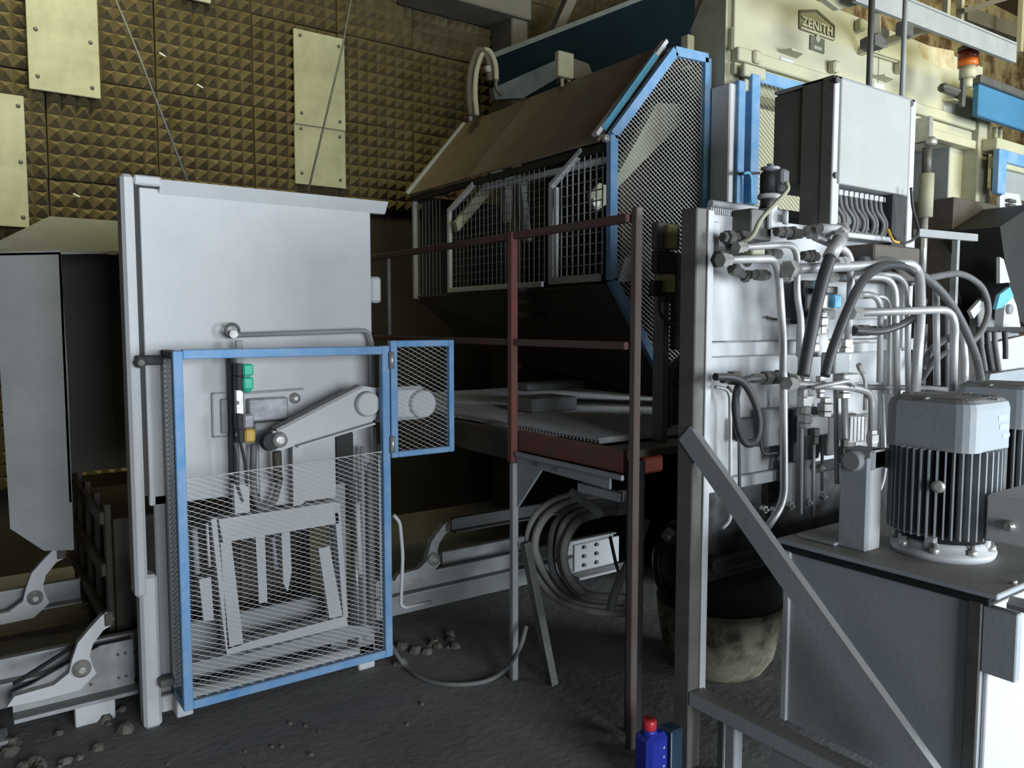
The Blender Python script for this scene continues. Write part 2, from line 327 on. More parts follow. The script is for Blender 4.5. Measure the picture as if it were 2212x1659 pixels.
# stones and crumbs under the conveyor
for k in range(46):
    if k < 22: p = V((random.uniform(.0,.50), random.uniform(3.05,3.42), 0))
    elif k < 34: p = V((random.uniform(1.55,2.0), random.uniform(3.14,3.34), 0))
    else: p = V((random.uniform(.55,1.6), random.uniform(2.6,2.95), 0))
    s = random.uniform(.008, .035) if k < 34 else random.uniform(.004, .012); R = random.Random(k); pts = []; g = M()
    for i in range(8):
        u = V((R.uniform(-1,1), R.uniform(-1,1), R.uniform(-.1,1))); pts.append(u)
    rings = [[(math.cos(6.283*i/6)*r*s*R.uniform(.75,1.2)+p.x, math.sin(6.283*i/6)*r*s*R.uniform(.75,1.2)+p.y, z*s*R.uniform(.8,1.1)) for i in range(6)] for r, z in ((1,0),(.95,.45),(.5,.9))]
    v = sum(rings, []); g.poly(v, [tuple(range(6)), tuple(range(12,18))]+[(j*6+i, j*6+(i+1)%6, j*6+6+(i+1)%6, j*6+6+i) for j in range(2) for i in range(6)])
    o = g.build('mortar_lump', brown if k % 9 == 4 else stone)
    lab = ('crumbling mortar lump on the floor below the left pawl carrier' if k < 22 else 'mortar lump on the floor right of the mesh guard' if k < 34 else 'tiny mortar crumb on the bare floor before the mesh guard')
    tag(o, lab, 'rubble', ('lumps below the carrier' if k < 22 else 'lumps right of the guard' if k < 34 else 'crumbs before the guard'))

# ------------------------------------------------------------------ white press with its frame
YP = 3.20
t = thing('press_cover', (1.0, YP, 0), 'tall dusty white steel press cover standing on two feet, left of centre', 'machine')
press = t
M().bbox((.585,YP,.86), (1.515,YP+.02,2.055), .004).build('front_plate', white, t)
M().bbox((.585,YP-.03,1.94), (.665,YP,2.06), .006).build('corner_flange', white, t) if 0 else None
M().prism([(.655,YP-.035,2.085),(.655,YP,2.035),(.655,YP+.03,2.035),(.655,YP+.03,2.095)], (.93,0,0)).build('rim', white, t)
M().bbox((.565,YP-.005,.9), (.585,YP+.025,2.09), .003).build('edge_strip', dark, t)
M().bbox((.52,YP-.03,.52), (.565,YP+.07,2.095), .012).build('upper_post', white, t)
M().bbox((.535,YP-.025,.0), (.60,YP+.06,.60), .012).build('lower_post', white, t)
M().bbox((.565,YP-.03,2.06), (.66,YP+.03,2.095), .006).build('corner_cap', white, t)
M().bbox((1.515,YP+.0,1.645), (1.565,YP+.03,1.76), .012).build('side_lug', white, t)
M().bbox((.60,YP-.02,.05), (1.50,YP+.03,.115), .004).build('bottom_rail', white, t)
M().bbox((1.42,YP-.02,.0), (1.50,YP+.06,.9), .006).build('right_post', white, t)
M().bbox((1.30,YP-.0,.12), (1.38,YP+.02,.9), .006).build('inner_post', greyp, t)
M().bbox((.60,YP+.0,.12), (.66,YP+.02,.9), .006).build('left_inner_post', greyp, t)
M().bbox((.60,YP+.10,.10), (1.5,YP+.12,.34), .006).build('rear_sill', greyp, t)
M().bbox((1.0,YP-.012,.80), (1.33,YP,1.07), .003).build('doubler_plate', white, t)
M().bar((1.17,YP-.014,.82), (1.17,YP-.014,1.06), .006, .004).build('seam', fitdk, t)
M().bbox((1.33,YP-.02,.86), (1.41,YP-.004,1.08), .003).build('dark_gap', dark, t)
# slotted outline and rods on the plate
g = M(); q = [at(x,y,Y=YP-.006) for x, y in ((458,850),(498,848),(500,942),(460,944))]
for i in range(4): g.bar(q[i], q[(i+1)%4], .006, .012, (0,1,0))
g.build('slot_frame', greyp, t)
a, b = at(476,862,Y=YP-.01), at(500,935,Y=YP-.01); M().bbox((a.x,YP-.014,b.z), (b.x,YP,a.z), .004).build('slot_plate', greyp, t)
q = at(636,860,Y=YP); M().stack((q.x,YP-.022,q.z), (0,1,0), [(0,.008),(.008,.011),(.009,.022),(.022,.024)], 14).build('bolt_head', zinc, t)
a, b = at(520,850,Y=YP-.012), at(655,838,Y=YP-.012); M().bar(a, (b.x,b.y,a.z+.006), .012, .008).build('ledge_strip', greyp, t)
a, b = at(535,862,Y=YP-.03), at(622,905,Y=YP-.03); M().bbox((a.x,YP-.04,b.z), (b.x,YP,a.z), .006).build('bearing_plate', smear, t)
M().bbox((a.x+.02,YP-.05,b.z-.04), (b.x+.02,YP,b.z-.005), .006).build('bearing_foot', greyp, t)
# hanging conduit rod with ring
t = thing('conduit_rod', at(505,722,Y=YP-.06), 'slim grey conduit rod along the white press cover, ending in a ring', 'conduit')
Yq = YP-.05; M().tube([at(512,724,Y=Yq), at(797,714,Y=Yq), at(805,745,Y=Yq), at(806,840,Y=Yq)], .009, 8, .03).build('rod', greyp, t)
q = at(502,714,Y=Yq); g = M(); g.tube([q+V((math.cos(i*.524)*.026,0,math.sin(i*.524)*.026)) for i in range(13)], .006, 8); g.build('ring', fitdk, t)
M().cyl(at(505,722,Y=Yq-.02), at(505,722,Y=Yq+.05), .016, 12).build('ring_stud', zinc, t)
# switch bracket
t = thing('switch_bracket', at(510,980,Y=3.12), 'upright switch bracket with green and yellow caps on the white press', 'bracket')
a, b = at(506,735,Y=3.13), at(516,1060,Y=3.13); M().bbox((a.x,3.11,b.z), (a.x+.028,3.125,a.z), .003).build('upright', greyp, t)
M().bbox((a.x-.018,3.125,b.z), (a.x-.002,3.185,a.z-.06), .003).build('back_shadow', dark, t)  # dark strip painted in as the shadow behind the upright
for (x0, y0, x1, y1, nm, mt) in ((525,787,549,812,'upper_green_cap',green),(525,815,549,842,'lower_green_cap',green),(526,896,550,925,'tan_cap',smear),(529,928,553,955,'yellow_cap',yellow)):
    p, q = at(x0,y0,Y=3.05), at(x1,y1,Y=3.05); o = M().bbox((p.x,3.05,q.z), (q.x,3.10,p.z), .007).build(nm, mt, t)
    if nm == 'lower_green_cap': M().stack(((p.x+q.x)/2,3.075,q.z+.004), (0,0,-1), [(0,.02),(.008,.018),(.016,.008)], 8).build('cap_tip', green, o)
    M().bbox((p.x-.022,3.055,q.z), (p.x-.001,3.11,p.z+.003), .003).build('switch_body', dark, t)
p, q = at(506,820,Y=3.1), at(522,945,Y=3.1); M().bbox((p.x,3.085,q.z), (p.x+.03,3.11,p.z), .003).build('clamp_plate', zinc, t)
for y in (832, 870, 905, 938):
    s = at(512,y,Y=3.08); g = M(); hexnut(g, s, (0,1,0), .008, .01); g.build('clamp_screw', fitdk, t)
M().tube(smooth_pts([at(508,955,Y=3.09), at(514,990,Y=3.08), at(512,1040,Y=3.09), at(524,1085,Y=3.1)]), .006, 6).build('switch_cable', fitdk, t)
M().tube(smooth_pts([at(520,955,Y=3.10), at(530,1000,Y=3.1), at(534,1050,Y=3.1)]), .005, 6).build('switch_cable', rubber, t)
# lever arm
t = thing('lever_arm', at(700,900,Y=3.06), 'broad tapering white lever arm with a round boss on the press', 'lever')
Ya = 3.06
P = [at(x,y,Y=Ya) for x, y in ((582,945),(592,928),(760,842),(785,834),(812,838),(815,900),(800,915),(640,962),(610,972),(590,968))]
M().prism(P, (0,.025,0)).build('arm_plate', white, t)
g = M(); g.bar(at(592,928,Y=Ya-.02), at(775,834,Y=Ya-.02), .06, .012, (0,0,1)); g.build('upper_flange', greyp, t)
g = M(); g.bar(at(640,964,Y=Ya-.015), at(806,914,Y=Ya-.015), .045, .008, (0,0,1)); g.build('lower_flange', white, t)
c = at(790,872,Y=Ya); M().stack((c.x,Ya-.035,c.z), (0,1,0), [(0,.045),(.006,.052),(.035,.054)], 28).build('boss', white, t)
c = at(602,950,Y=Ya); M().stack((c.x,Ya-.03,c.z), (0,1,0), [(0,.012),(.004,.028),(.03,.034)], 18).build('small_boss', zinc, t)
M().stack((c.x-.03,Ya-.01,c.z-.005), (0,1,0), [(0,.034),(.03,.04)], 16).build('greasy_joint', dark, t)
p, q = at(806,838,Y=Ya+.03), at(915,904,Y=Ya+.03); M().bbox((p.x,Ya+.01,q.z), (q.x,Ya+.06,p.z), .02).build('drive_link', white, t)
c = at(912,872,Y=Ya); M().stack((c.x,Ya-.02,c.z), (0,1,0), [(0,.055),(.006,.062),(.07,.062)], 28).build('link_boss', white, t)
g = M(); g.tube([at(598,975,Y=Ya+.03), at(600,1040,Y=Ya+.03)], .018, 10); g.build('greasy_rod', brown, t)
# swing frame behind the mesh
t = thing('swing_frame', at(600,1380,Y=3.1), 'white trapezoid swing frame hanging behind the lower mesh guard', 'frame')
Ys = 3.11
def F4(nm, pts, th=.03, mt=white, Yq=Ys): return M().prism([at(x,y,Y=Yq) for x, y in pts], (0,th,0)).build(nm, mt, t)
F4('cross_beam', ((472,1122),(728,1084),(733,1130),(482,1172)), .05)
F4('left_leg', ((476,1172),(500,1170),(526,1392),(492,1402)))
F4('right_leg', ((688,1185),(712,1180),(740,1330),(712,1336)))
F4('outer_leg', ((722,1088),(734,1086),(752,1332),(742,1336)), .04)
F4('outer_leg', ((456,1122),(468,1120),(496,1400),(488,1404)), .04)
F4('bottom_beam', ((488,1400),(748,1330),(752,1352),(492,1424)), .06)
F4('lower_lip', ((400,1436),(752,1352),(820,1352),(820,1366),(402,1462)), .02, greyp)
F4('centre_bar', ((552,1160),(572,1157),(578,1300),(560,1304)), .02, white, Ys+.03)
F4('centre_bar', ((608,1152),(626,1148),(630,1235),(622,1278),(612,1260)), .02, white, Ys+.03)
F4('push_block', ((505,1046),(538,1046),(540,1106),(508,1110)), .04, white, Ys-.01)
F4('side_bracket', ((430,1252),(456,1246),(462,1340),(440,1342)), .03, white, Ys+.03)
M().tube(smooth_pts([at(548,960,Y=Ys), at(548,1050,Y=Ys), at(562,1096,Y=Ys), at(590,1085,Y=Ys), at(606,1030,Y=Ys)]), .014, 8).build('loop_hose', hoseg, t)
F4('drop_bar', ((632,962),(655,960),(656,1088),(634,1094)), .02)
for x, y0, y1, r, mt in ((782,965,1380,.010,greyp),(800,1000,1360,.016,greyp),(818,960,1330,.006,white),(772,1085,1240,.012,white),(768,1190,1330,.006,zinc),(420,1140,1240,.012,greyp),(404,1150,1400,.006,greyp),(447,1130,1225,.006,white),(470,1180,1300,.008,smear),(522,1180,1300,.012,brown),(590,1160,1230,.010,smear)):
    g = M(); g.tube([at(x,y0,Y=Ys+.02), at(x+6,y1,Y=Ys+.02)], r, 8); g.build('guide_rod', mt, t)

# ------------------------------------------------------------------ blue mesh guard before the press
YG = 2.98
t = thing('mesh_guard', (.64, YG, .12), 'blue framed mesh guard door standing open before the white press', 'guard')
x0, x1, z0, z1 = .637, 1.49, .125, 1.455; b = .034
M().bbox((x0,YG,z0), (x0+b,YG+.034,z1), .003).build('frame_post', blue, t)
M().bbox((x1-b,YG,z0), (x1,YG+.034,z1+.006), .003).build('frame_post', blue, t)
M().bbox((x0+b,YG,z1-.03), (x1-b,YG+.034,z1+.004), .003).build('frame_rail', blue, t)
M().bbox((x0+b,YG,z0), (x1-b,YG+.034,z0+.034), .003).build('frame_rail', blue, t)
expanded([(x0+b,z0+.03),(x1-b,z0+.03),(x1-b,1.015),(x0+b,.985)], Y=YG+.02, parent=t, m=white, a=24, sp=.017)
M().bar((x0+b,YG+.018,.985), (x1-b,YG+.018,1.015), .004, .004).build('mesh_edge_wire', wirem, t)
# narrow return side
M().bbox((x0,YG+.034,z1-.03), (x0+.03,YP-.03,z1), .003).build('side_rail', dark, t)
M().bbox((x0,YG+.034,z0), (x0+.03,YP-.03,z0+.03), .003).build('side_rail', blue, t)
M().bbox((x0,YP-.055,z0), (x0+.03,YP-.025,z1), .003).build('side_post', greyp, t)
expanded([(YG+.03,z0+.03),(YP-.055,z0+.03),(YP-.055,z1-.03),(YG+.03,z1-.03)], X=x0+.01, sp=.016, parent=t, m=greyp)
# wing
wx0, wx1, wz0, wz1 = 1.495, 1.805, .985, 1.482
M().bbox((wx0,YG,wz0), (wx0+.032,YG+.03,wz1), .003).build('wing_post', blue, t)
M().bbox((wx1-.026,YG,wz0), (wx1,YG+.03,wz1), .003).build('wing_post', blue, t)
M().bbox((wx0+.032,YG,wz1-.028), (wx1-.026,YG+.03,wz1), .003).build('wing_rail', blue, t)
M().bbox((wx0+.032,YG,wz0), (wx1-.026,YG+.03,wz0+.026), .003).build('wing_rail', blue, t)
expanded([(wx0+.03,wz0+.02),(wx1-.024,wz0+.02),(wx1-.024,wz1-.02),(wx0+.03,wz1-.02)], Y=YG+.018, parent=t, sp=.0175, a=27)
for z in (1.40, 1.045):
    M().cyl((1.493,YG-.012,z-.035), (1.493,YG-.012,z+.035), .011, 10).build('hinge', zinc, t)
M().bbox((.545,YG+.16,1.40), (.64,YG+.19,1.435), .004).build('hinge_bracket', dark, t)
M().stack((.56,YG+.14,1.41), (0,1,0), [(0,.012),(.02,.022),(.04,.022)], 8).build('bracket_bolt', fitdk, t)
M().bbox((.585,YP-.07,.17), (.64,YP-.03,.2), .004).build('hinge_bracket', fitdk, t)
M().bbox((x0+.0,YP-.1,.05), (x0+.06,YP-.02,.125), .004).build('guard_foot', white, t)

# ------------------------------------------------------------------ railing and platform
def post(m, x, y, z0, z1, s=.042): return m.bbox((x-s/2,y-s/2,z0), (x+s/2,y+s/2,z1), .004)
t = thing('handrail', (1.95, 2.4, 0), 'rust red square tube handrail on two tall posts, centre', 'railing')
rail = t
redg = mat('dull_worn_red_grey', (.13, .115, .10), (.12, .08, .07), scale=5, amt=.8, dust=.5)
redb = mat('brownish_red_rail', (.12, .05, .045), (.10, .07, .06), scale=5, amt=.8, dust=.4)
post(M(), 1.962, 2.01, 0, 1.955, .031).build('near_post', redg, t)
post(M(), 1.94, 2.725, .96, 1.935, .034).build('far_post', red, t)
M().bbox((1.925,2.70,0), (1.955,2.73,.96), .004).build('far_leg', greyp, t)
M().bbox((1.93,2.03,1.905), (1.96,4.45,1.935), .004).build('top_rail', redb, t)
M().bbox((1.93,2.03,1.46), (1.96,4.45,1.488), .004).build('mid_rail', redb, t)
M().bbox((1.935,4.43,1.10), (1.97,4.465,1.935), .004).build('end_post', dark, t)
q = at(840,550,X=1.95); M().bbox((1.935,q.y-.012,1.49), (1.955,q.y+.012,q.z), .003).build('bare_upright', fitdk, t)
M().bar((1.96,2.66,.62), (2.05,2.58,0), .035, .035).build('raking_strut', fitdk, t)
t = thing('walkway_platform', (2.5, 3.0, 0), 'steel grating walkway platform with a red edge channel', 'platform')
g = M(); z = 1.105
y = 2.24
while y < 4.4: g.bar((2.0,y,z), (3.45,y,z), .004, .022); y += .022
x = 2.0
while x < 3.45: g.bar((x,2.24,z+.006), (x,4.4,z+.006), .006, .008); x += .026
tag(g.build('grating', steel, t), kind='stuff')
M().bbox((1.955,2.06,1.012), (1.975,2.705,1.098), .003).build('edge_channel', red, t)
M().bbox((1.975,2.06,1.06), (3.2,2.2,1.09), .003).build('front_channel', brown, t)
M().bbox((1.975,2.26,1.03), (2.01,4.4,1.085), .003).build('side_channel', redg, t)
M().bbox((1.96,2.75,.96), (1.98,4.4,1.08), .003).build('side_board', brown, t)
M().prism([(1.945,2.705,1.0),(1.945,2.705,.76),(1.945,2.53,.955),(1.945,2.12,.945),(1.945,2.12,1.0)], (.012,0,0)).build('gusset_plate', greyp, t)
M().bbox((1.93,2.04,.99), (1.945,2.70,1.01), .003).build('lower_angle', greyp, t)
M().bbox((1.96,2.08,.90), (1.985,2.32,.935), .003).build('cable_tray', greyp, t)
for y in (2.55, 2.42): M().cyl((1.935,y,.975), (1.945,y,.975), .008, 8).build('bolt', fitdk, t)
M().bbox((2.02,2.06,0), (2.07,2.11,1.05), .004).build('near_leg', dark, t)
M().bbox((3.1,4.3,0), (3.18,4.38,1.08), .004).build('rear_leg', dark, t)
M().bbox((2.0,4.3,0), (2.06,4.36,1.05), .004).build('rear_leg', dark, t)
M().bar((2.1,3.3,1.0), (3.45,3.3,1.0), .05, .1).build('bearer', brown, t)
# blocks lying on the platform
for (p, q, Yb, dp, mt, nm, lab) in (((1150,888),(1248,856),3.05,.22,greyp,'machine_block','short pale steel block resting on the walkway grating'),
                             ((1138,846),(1265,822),3.35,.12,greyp,'machine_ledge','long pale ledge bar behind the short block on the walkway')):
    a, b = at(*p, Y=Yb), at(*q, Y=Yb); z0 = 1.116 if nm == 'machine_block' else a.z
    o = M().bbox((a.x,Yb,z0), (b.x,Yb+dp,b.z), .008).build(nm, mt); tag(o, lab, 'machine part')
# ------------------------------------------------------------------ hopper cage with brown sheet roof
t = thing('hopper_cage', (2.54, 3.7, 1.2), 'long wire mesh cage with a sloping dusty brown sheet roof', 'cage')
XC = 2.54; YA, YB = 2.80, 4.70
def roofsheet(y0, y1, nm='roof_sheet', dz=0):
    M().poly([(XC-.03,y0,2.395+dz),(XC-.03,y1,2.395+dz),(2.95,y1,2.915+dz),(2.95,y0,2.915+dz),(XC-.04,y0,2.405+dz),(XC-.04,y1,2.405+dz),(2.94,y1,2.925+dz),(2.94,y0,2.925+dz)],
      [(0,1,2,3),(7,6,5,4),(0,4,5,1),(1,5,6,2),(2,6,7,3),(3,7,4,0)]).build(nm, roofm, t)
roofsheet(2.83, 3.95, dz=.006); roofm = mat('darker_brown_sheet', (.18, .145, .105), (.13, .105, .075), scale=5, bump=.3); roofsheet(3.93, YB)
M().bar((XC-.05,YB+.01,2.41), (2.94,YB+.01,2.93), .03, .02).build('roof_edge', greyp, t)
M().bar((XC-.055,2.83,2.43), (2.94,2.83,2.945), .035, .02).build('roof_edge', white, t)
M().bar((XC-.02,2.815,2.46), (2.86,2.815,2.86), .02, .03).build('roof_trim', mat('turquoise_blue_edge', (.10,.34,.50), scale=10, bump=0), t)
M().bbox((XC-.02,YA,2.36), (XC+.01,YB,2.395), .003).build('eaves_bar', dark, t)
M().bbox((2.93,YA,2.87), (3.3,YB,2.90), .003).build('top_sheet', roofm, t)
for y, nm in ((YB, 'corner_post'),): M().bbox((XC-.015,y-.03,1.72), (XC+.015,y,2.38), .003).build(nm, greyp, t)
def wires(y0, y1, z0, z1, sy, sz, r=.0016, cut=None, X=XC, wm=wiredk):
    g = M(); y = y0
    while y <= y1+.001:
        zt = z1 if cut is None else min(z1, cut(y))
        if zt > z0: g.bar((X,y,z0), (X,y,zt), r*2, r*2)
        y += sy
    z = z0
    while z <= z1+.001:
        ya, yb = y0, y1
        if cut is not None:
            ys = [y0+i*(y1-y0)/60 for i in range(61) if cut(y0+i*(y1-y0)/60) >= z]
            if ys: ya, yb = min(ys), max(ys)
            else: z += sz; continue
        g.bar((X+.004,ya,z), (X+.004,yb,z), r*2, r*2)
        z += sz
    return tag(g.build('wire_grid', wm, t), kind='stuff')
# left bay, middle bay, right bay: each with its own pale frame and a raking top
wires(4.36, YB-.03, 1.74, 2.34, .045, .9)
ya, yb = at(1188,600,X=XC).y, at(972,625,X=XC).y
def frame(y_hi, y_lo, z0, zs, zt, rake, wd=.03, nm='bay_frame'):   # y_hi = left post in view
    M().bbox((XC-.02,y_hi-wd,z0), (XC,y_hi,zs), .003).build(nm, white, t)
    M().bbox((XC-.02,y_lo,z0), (XC,y_hi-wd,z0+wd), .003).build(nm, white, t)
    M().bar((XC-.01,y_hi-wd/2,zs-.005), (XC-.01,y_hi-rake,zt), .02, wd, (1,0,0)).build(nm, white, t)
frame(yb, ya+.05, 1.745, 2.25, 2.37, .30)
wires(ya+.05, yb-.03, 1.77, 2.37, .044, .044, cut=lambda y: 2.37 if y < yb-.3 else 2.37-(y-(yb-.3))*.42)
yc = at(1195,600,X=XC).y; yd = at(1300,600,X=XC).y
frame(yc+.02, yd, 1.755, 2.26, 2.39, .26, .036)
M().bbox((XC-.025,yc-.055,1.755), (XC-.005,yc-.03,2.24), .003).build('double_post', white, t)
wires(yd, yc-.03, 1.79, 2.38,   .044, .05, .0028, wm=greyp, cut=lambda y: 2.38 if y < yc-.25 else 2.38-(y-(yc-.25))*.5)  # brighter wire colour paints the light on the right bay
M().bar(at(900,640,X=XC), (3.30,4.66,1.55), .02, .03).build('bottom_edge', greyp, t)
M().poly([(XC,YA,1.73),(XC,YB,1.73),(3.05,YB,1.35),(3.05,YA,1.15),(XC,YA,1.74),(XC,YB,1.74),(3.06,YB,1.36),(3.06,YA,1.16)],
      [(0,1,2,3),(7,6,5,4),(0,4,5,1),(1,5,6,2),(2,6,7,3),(3,7,4,0)]).build('hopper_underside', brown, t)
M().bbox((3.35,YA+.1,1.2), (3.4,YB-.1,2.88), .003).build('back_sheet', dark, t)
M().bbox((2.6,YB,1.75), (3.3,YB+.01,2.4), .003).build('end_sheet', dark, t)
# arms seen inside
def inner(nm, pts, Yq, th=.05, mt=greyp): return M().prism([at(x,y,Y=Yq) for x, y in pts], (0,th,0)).build(nm, mt, t)
inner('inner_chute_arm', ((985,480),(990,500),(1100,372),(1070,362)), 4.1, .04, board)
inner('inner_upright', ((1092,375),(1110,375),(1105,480),(1096,480)), 3.9)
inner('inner_upright', ((1118,380),(1140,382),(1138,520),(1118,520)), 3.9)
inner('inner_brace', ((1125,398),(1135,395),(1150,520),(1140,520)), 3.8)
inner('inner_lug', ((1275,420),(1295,395),(1310,400),(1312,440),(1290,455),(1278,445)), 3.0, .02, board)
q = at(1287,438,Y=2.98); M().cyl((q.x,2.975,q.z), (q.x,3.0,q.z), .022, 12).build('lug_pin', zinc, t)
inner('inner_chute_arm', ((1330,385),(1335,405),(1475,262),(1478,225),(1420,222)), 2.98, .05, board)
inner('inner_plate', ((1335,610),(1350,560),(1480,480),(1500,540),(1460,600)), 3.1, .05, greyp)
inner('inner_plate', ((1340,400),(1420,330),(1500,330),(1500,560),(1345,560)), 3.25, .02, roofm)
M().bar((XC+.02,3.9,2.34), (3.0,3.0,2.45), .03, .03).build('inner_tie', greyp, t)
# big blue mesh guard in front of the cage end
t = thing('end_guard', (2.9, 2.76, 1.2), 'tall angular blue framed mesh guard at the right end of the cage', 'guard')
poly = [(2.535,1.757),(2.53,2.42),(2.93,2.875),(3.165,2.885),(3.165,1.2),(2.96,1.19)]
rails = [(poly[0],poly[1]),(poly[1],poly[2]),(poly[2],poly[3]),(poly[3],poly[4]),(poly[0],poly[5])]
for i, (a, b) in enumerate(rails):
    n = 'frame_rail'
    M().bar((a[0],2.76,a[1]), (b[0],2.76,b[1]), .045, .03, (0,1,0)).build(n, blue, t)
M().bbox((2.95,2.745,1.18), (3.20,2.79,1.21), .003).build('foot_rail', blue, t)
M().bbox((2.93,2.73,1.185), (2.985,2.76,1.26), .008).build('corner_lug', blue, t)
expanded(poly, Y=2.765, sp=.0185, a=33, parent=t, wd=.0042)
q = at(1307,299,Y=2.74); M().stack((q.x,2.72,q.z), (0,1,0), [(0,.012),(.006,.018),(.03,.018)], 10).build('hinge_pin', zinc, t)
# blue inclined conveyor cover and details above the roof
t = thing('inclined_chute', (4.0, 4.6, 2.9), 'dark blue inclined conveyor trough rising above the brown roof', 'conveyor')
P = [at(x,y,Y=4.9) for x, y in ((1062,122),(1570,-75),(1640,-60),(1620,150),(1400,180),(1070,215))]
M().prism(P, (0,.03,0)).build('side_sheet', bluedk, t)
M().bar(P[0]+V((0,-.02,0)), P[1]+V((0,-.02,0)), .05, .035, (0,0,1)).build('top_edge', mat('dull_blue_grey_edge',(.11,.13,.12),scale=6,dust=.3), t)
P = [at(x,y,Y=4.75) for x, y in ((1065,190),(1205,128),(1210,165),(1130,212),(1070,215))]
M().prism(P, (0,.05,0)).build('lower_trough', mat('dusty_navy_sheet', (.10,.13,.16), (.05,.07,.09), scale=6), t)
t = thing('vertical_support', at(1200,260,Y=3.9), 'two slim pale legs carrying a grey tapered motor box on the roof', 'support')
a = at(1205,240,Y=3.6); g = M()
for x in (1214, 1229):
    M().cyl(at(x,188,Y=3.6), at(x,128,Y=3.6), .011, 10).build('leg', board, t)
p, q = at(1202,165,Y=3.58), at(1236,118,Y=3.58); M().bbox((p.x,3.56,p.z), (q.x,3.60,q.z), .006).build('bracket', board, t)
M().prism([at(x,y,Y=3.62) for x, y in ((1234,124),(1272,138),(1282,165),(1262,172),(1236,168))], (0,.14,0)).build('motor_box', conc, t)
t = thing('hose_arch', at(1030,260,Y=4.4), 'pair of pale hoses looping in an arch above the roof end', 'hose')
for dx, mt, r in ((0, greyp, .018), (-14, brown, .022)):
    pts = [at(x+dx,y,Y=4.4) for x, y in ((1030,250),(1026,200),(1030,150),(1044,112),(1058,112),(1070,140),(1072,175))]
    M().tube(smooth_pts(pts), r, 8).build('hose', board if dx == 0 else mt, t)
M().tube([at(1016,262,Y=4.42), at(1016,180,Y=4.42)], .014, 8).build('stay_rod', greyp, t)
M().tube(smooth_pts([at(1072,172,Y=4.38), at(1072,190,Y=4.38), at(1084,206,Y=4.38)]), .014, 8).build('hose_end', fitdk, t)
q = at(1058,148,Y=4.38); M().stack(q, (0,1,0), [(0,.02),(.03,.03)], 8).build('clamp', greyp, t)
a, b = at(1178,118,Y=5.1), at(1235,-10,Y=5.1); tag(M().bar(a, b, .08, .08).build('roof_brace', conc), 'dim sloping brace above the blue trough', 'brace')
p, q = at(1486,112,Y=2.85), at(1498,76,Y=2.85); tag(M().bbox((p.x,2.85,2.86), (q.x+.01,2.9,q.z), .004).build('stub_post', cream), 'short cream stub post on top of the angular blue guard', 'post')

# ------------------------------------------------------------------ cream machine housing with name plate
YZ = 2.65
t = thing('machine_housing', (4.5, 3.2, 2.76), 'long cream machine housing with a name plate, upper right', 'machine')
zen = t
M().bbox((3.23,YZ+.02,2.74), (3.95+1.9,YZ+.26,3.30), .01).build('body', cream, t)
M().prism([(3.21,YZ+.03,2.75),(3.21,YZ+.26,2.75),(3.21,YZ+.26,3.08),(3.21,YZ+.12,3.30),(3.21,YZ+.03,3.30)], (.02,0,0)).build('side_plate', board, t)
M().bbox((3.24,YZ,2.92), (5.85,YZ+.022,3.31), .004).build('front_sheet', cream, t)
M().bbox((3.24,YZ-.03,2.86), (5.85,YZ+.02,2.925), .006).build('ledge', cream, t)
M().bbox((3.24,YZ-.008,2.80), (5.85,YZ+.02,2.855), .003).build('lower_rail', cream, t)
M().bbox((4.2,YZ-.035,2.735), (5.85,YZ+.02,2.79), .003).build('lower_rail', cream, t)
for x in (4.62, 5.0):
    pass
M().bbox((4.545,YZ-.002,2.93), (4.55,YZ+.0,3.30), .001).build('sheet_joint', ink, t)
M().bbox((3.25,YZ-.06,2.78), (3.42,YZ-.03,2.84), .006).build('rail_block', cream, t)
M().bbox((3.27,YZ-.05,2.71), (3.36,YZ-.02,2.77), .006).build('rail_block', cream, t)
def tab(x, y, Yq=YZ):
    q = at(x,y,Y=Yq); M().prism([(q.x-.07,Yq,q.z),(q.x-.05,Yq-.07,q.z-.005),(q.x+.05,Yq-.07,q.z-.005),(q.x+.09,Yq,q.z-.004)], (0,0,.01)).build('lifting_tab', cream, t)
    M().bbox((q.x-.05,Yq-.004,q.z-.09), (q.x+.06,Yq,q.z-.02), .002).build('tab_plate', white, t)
tab(1698,118); tab(1897,172); tab(2046,222)
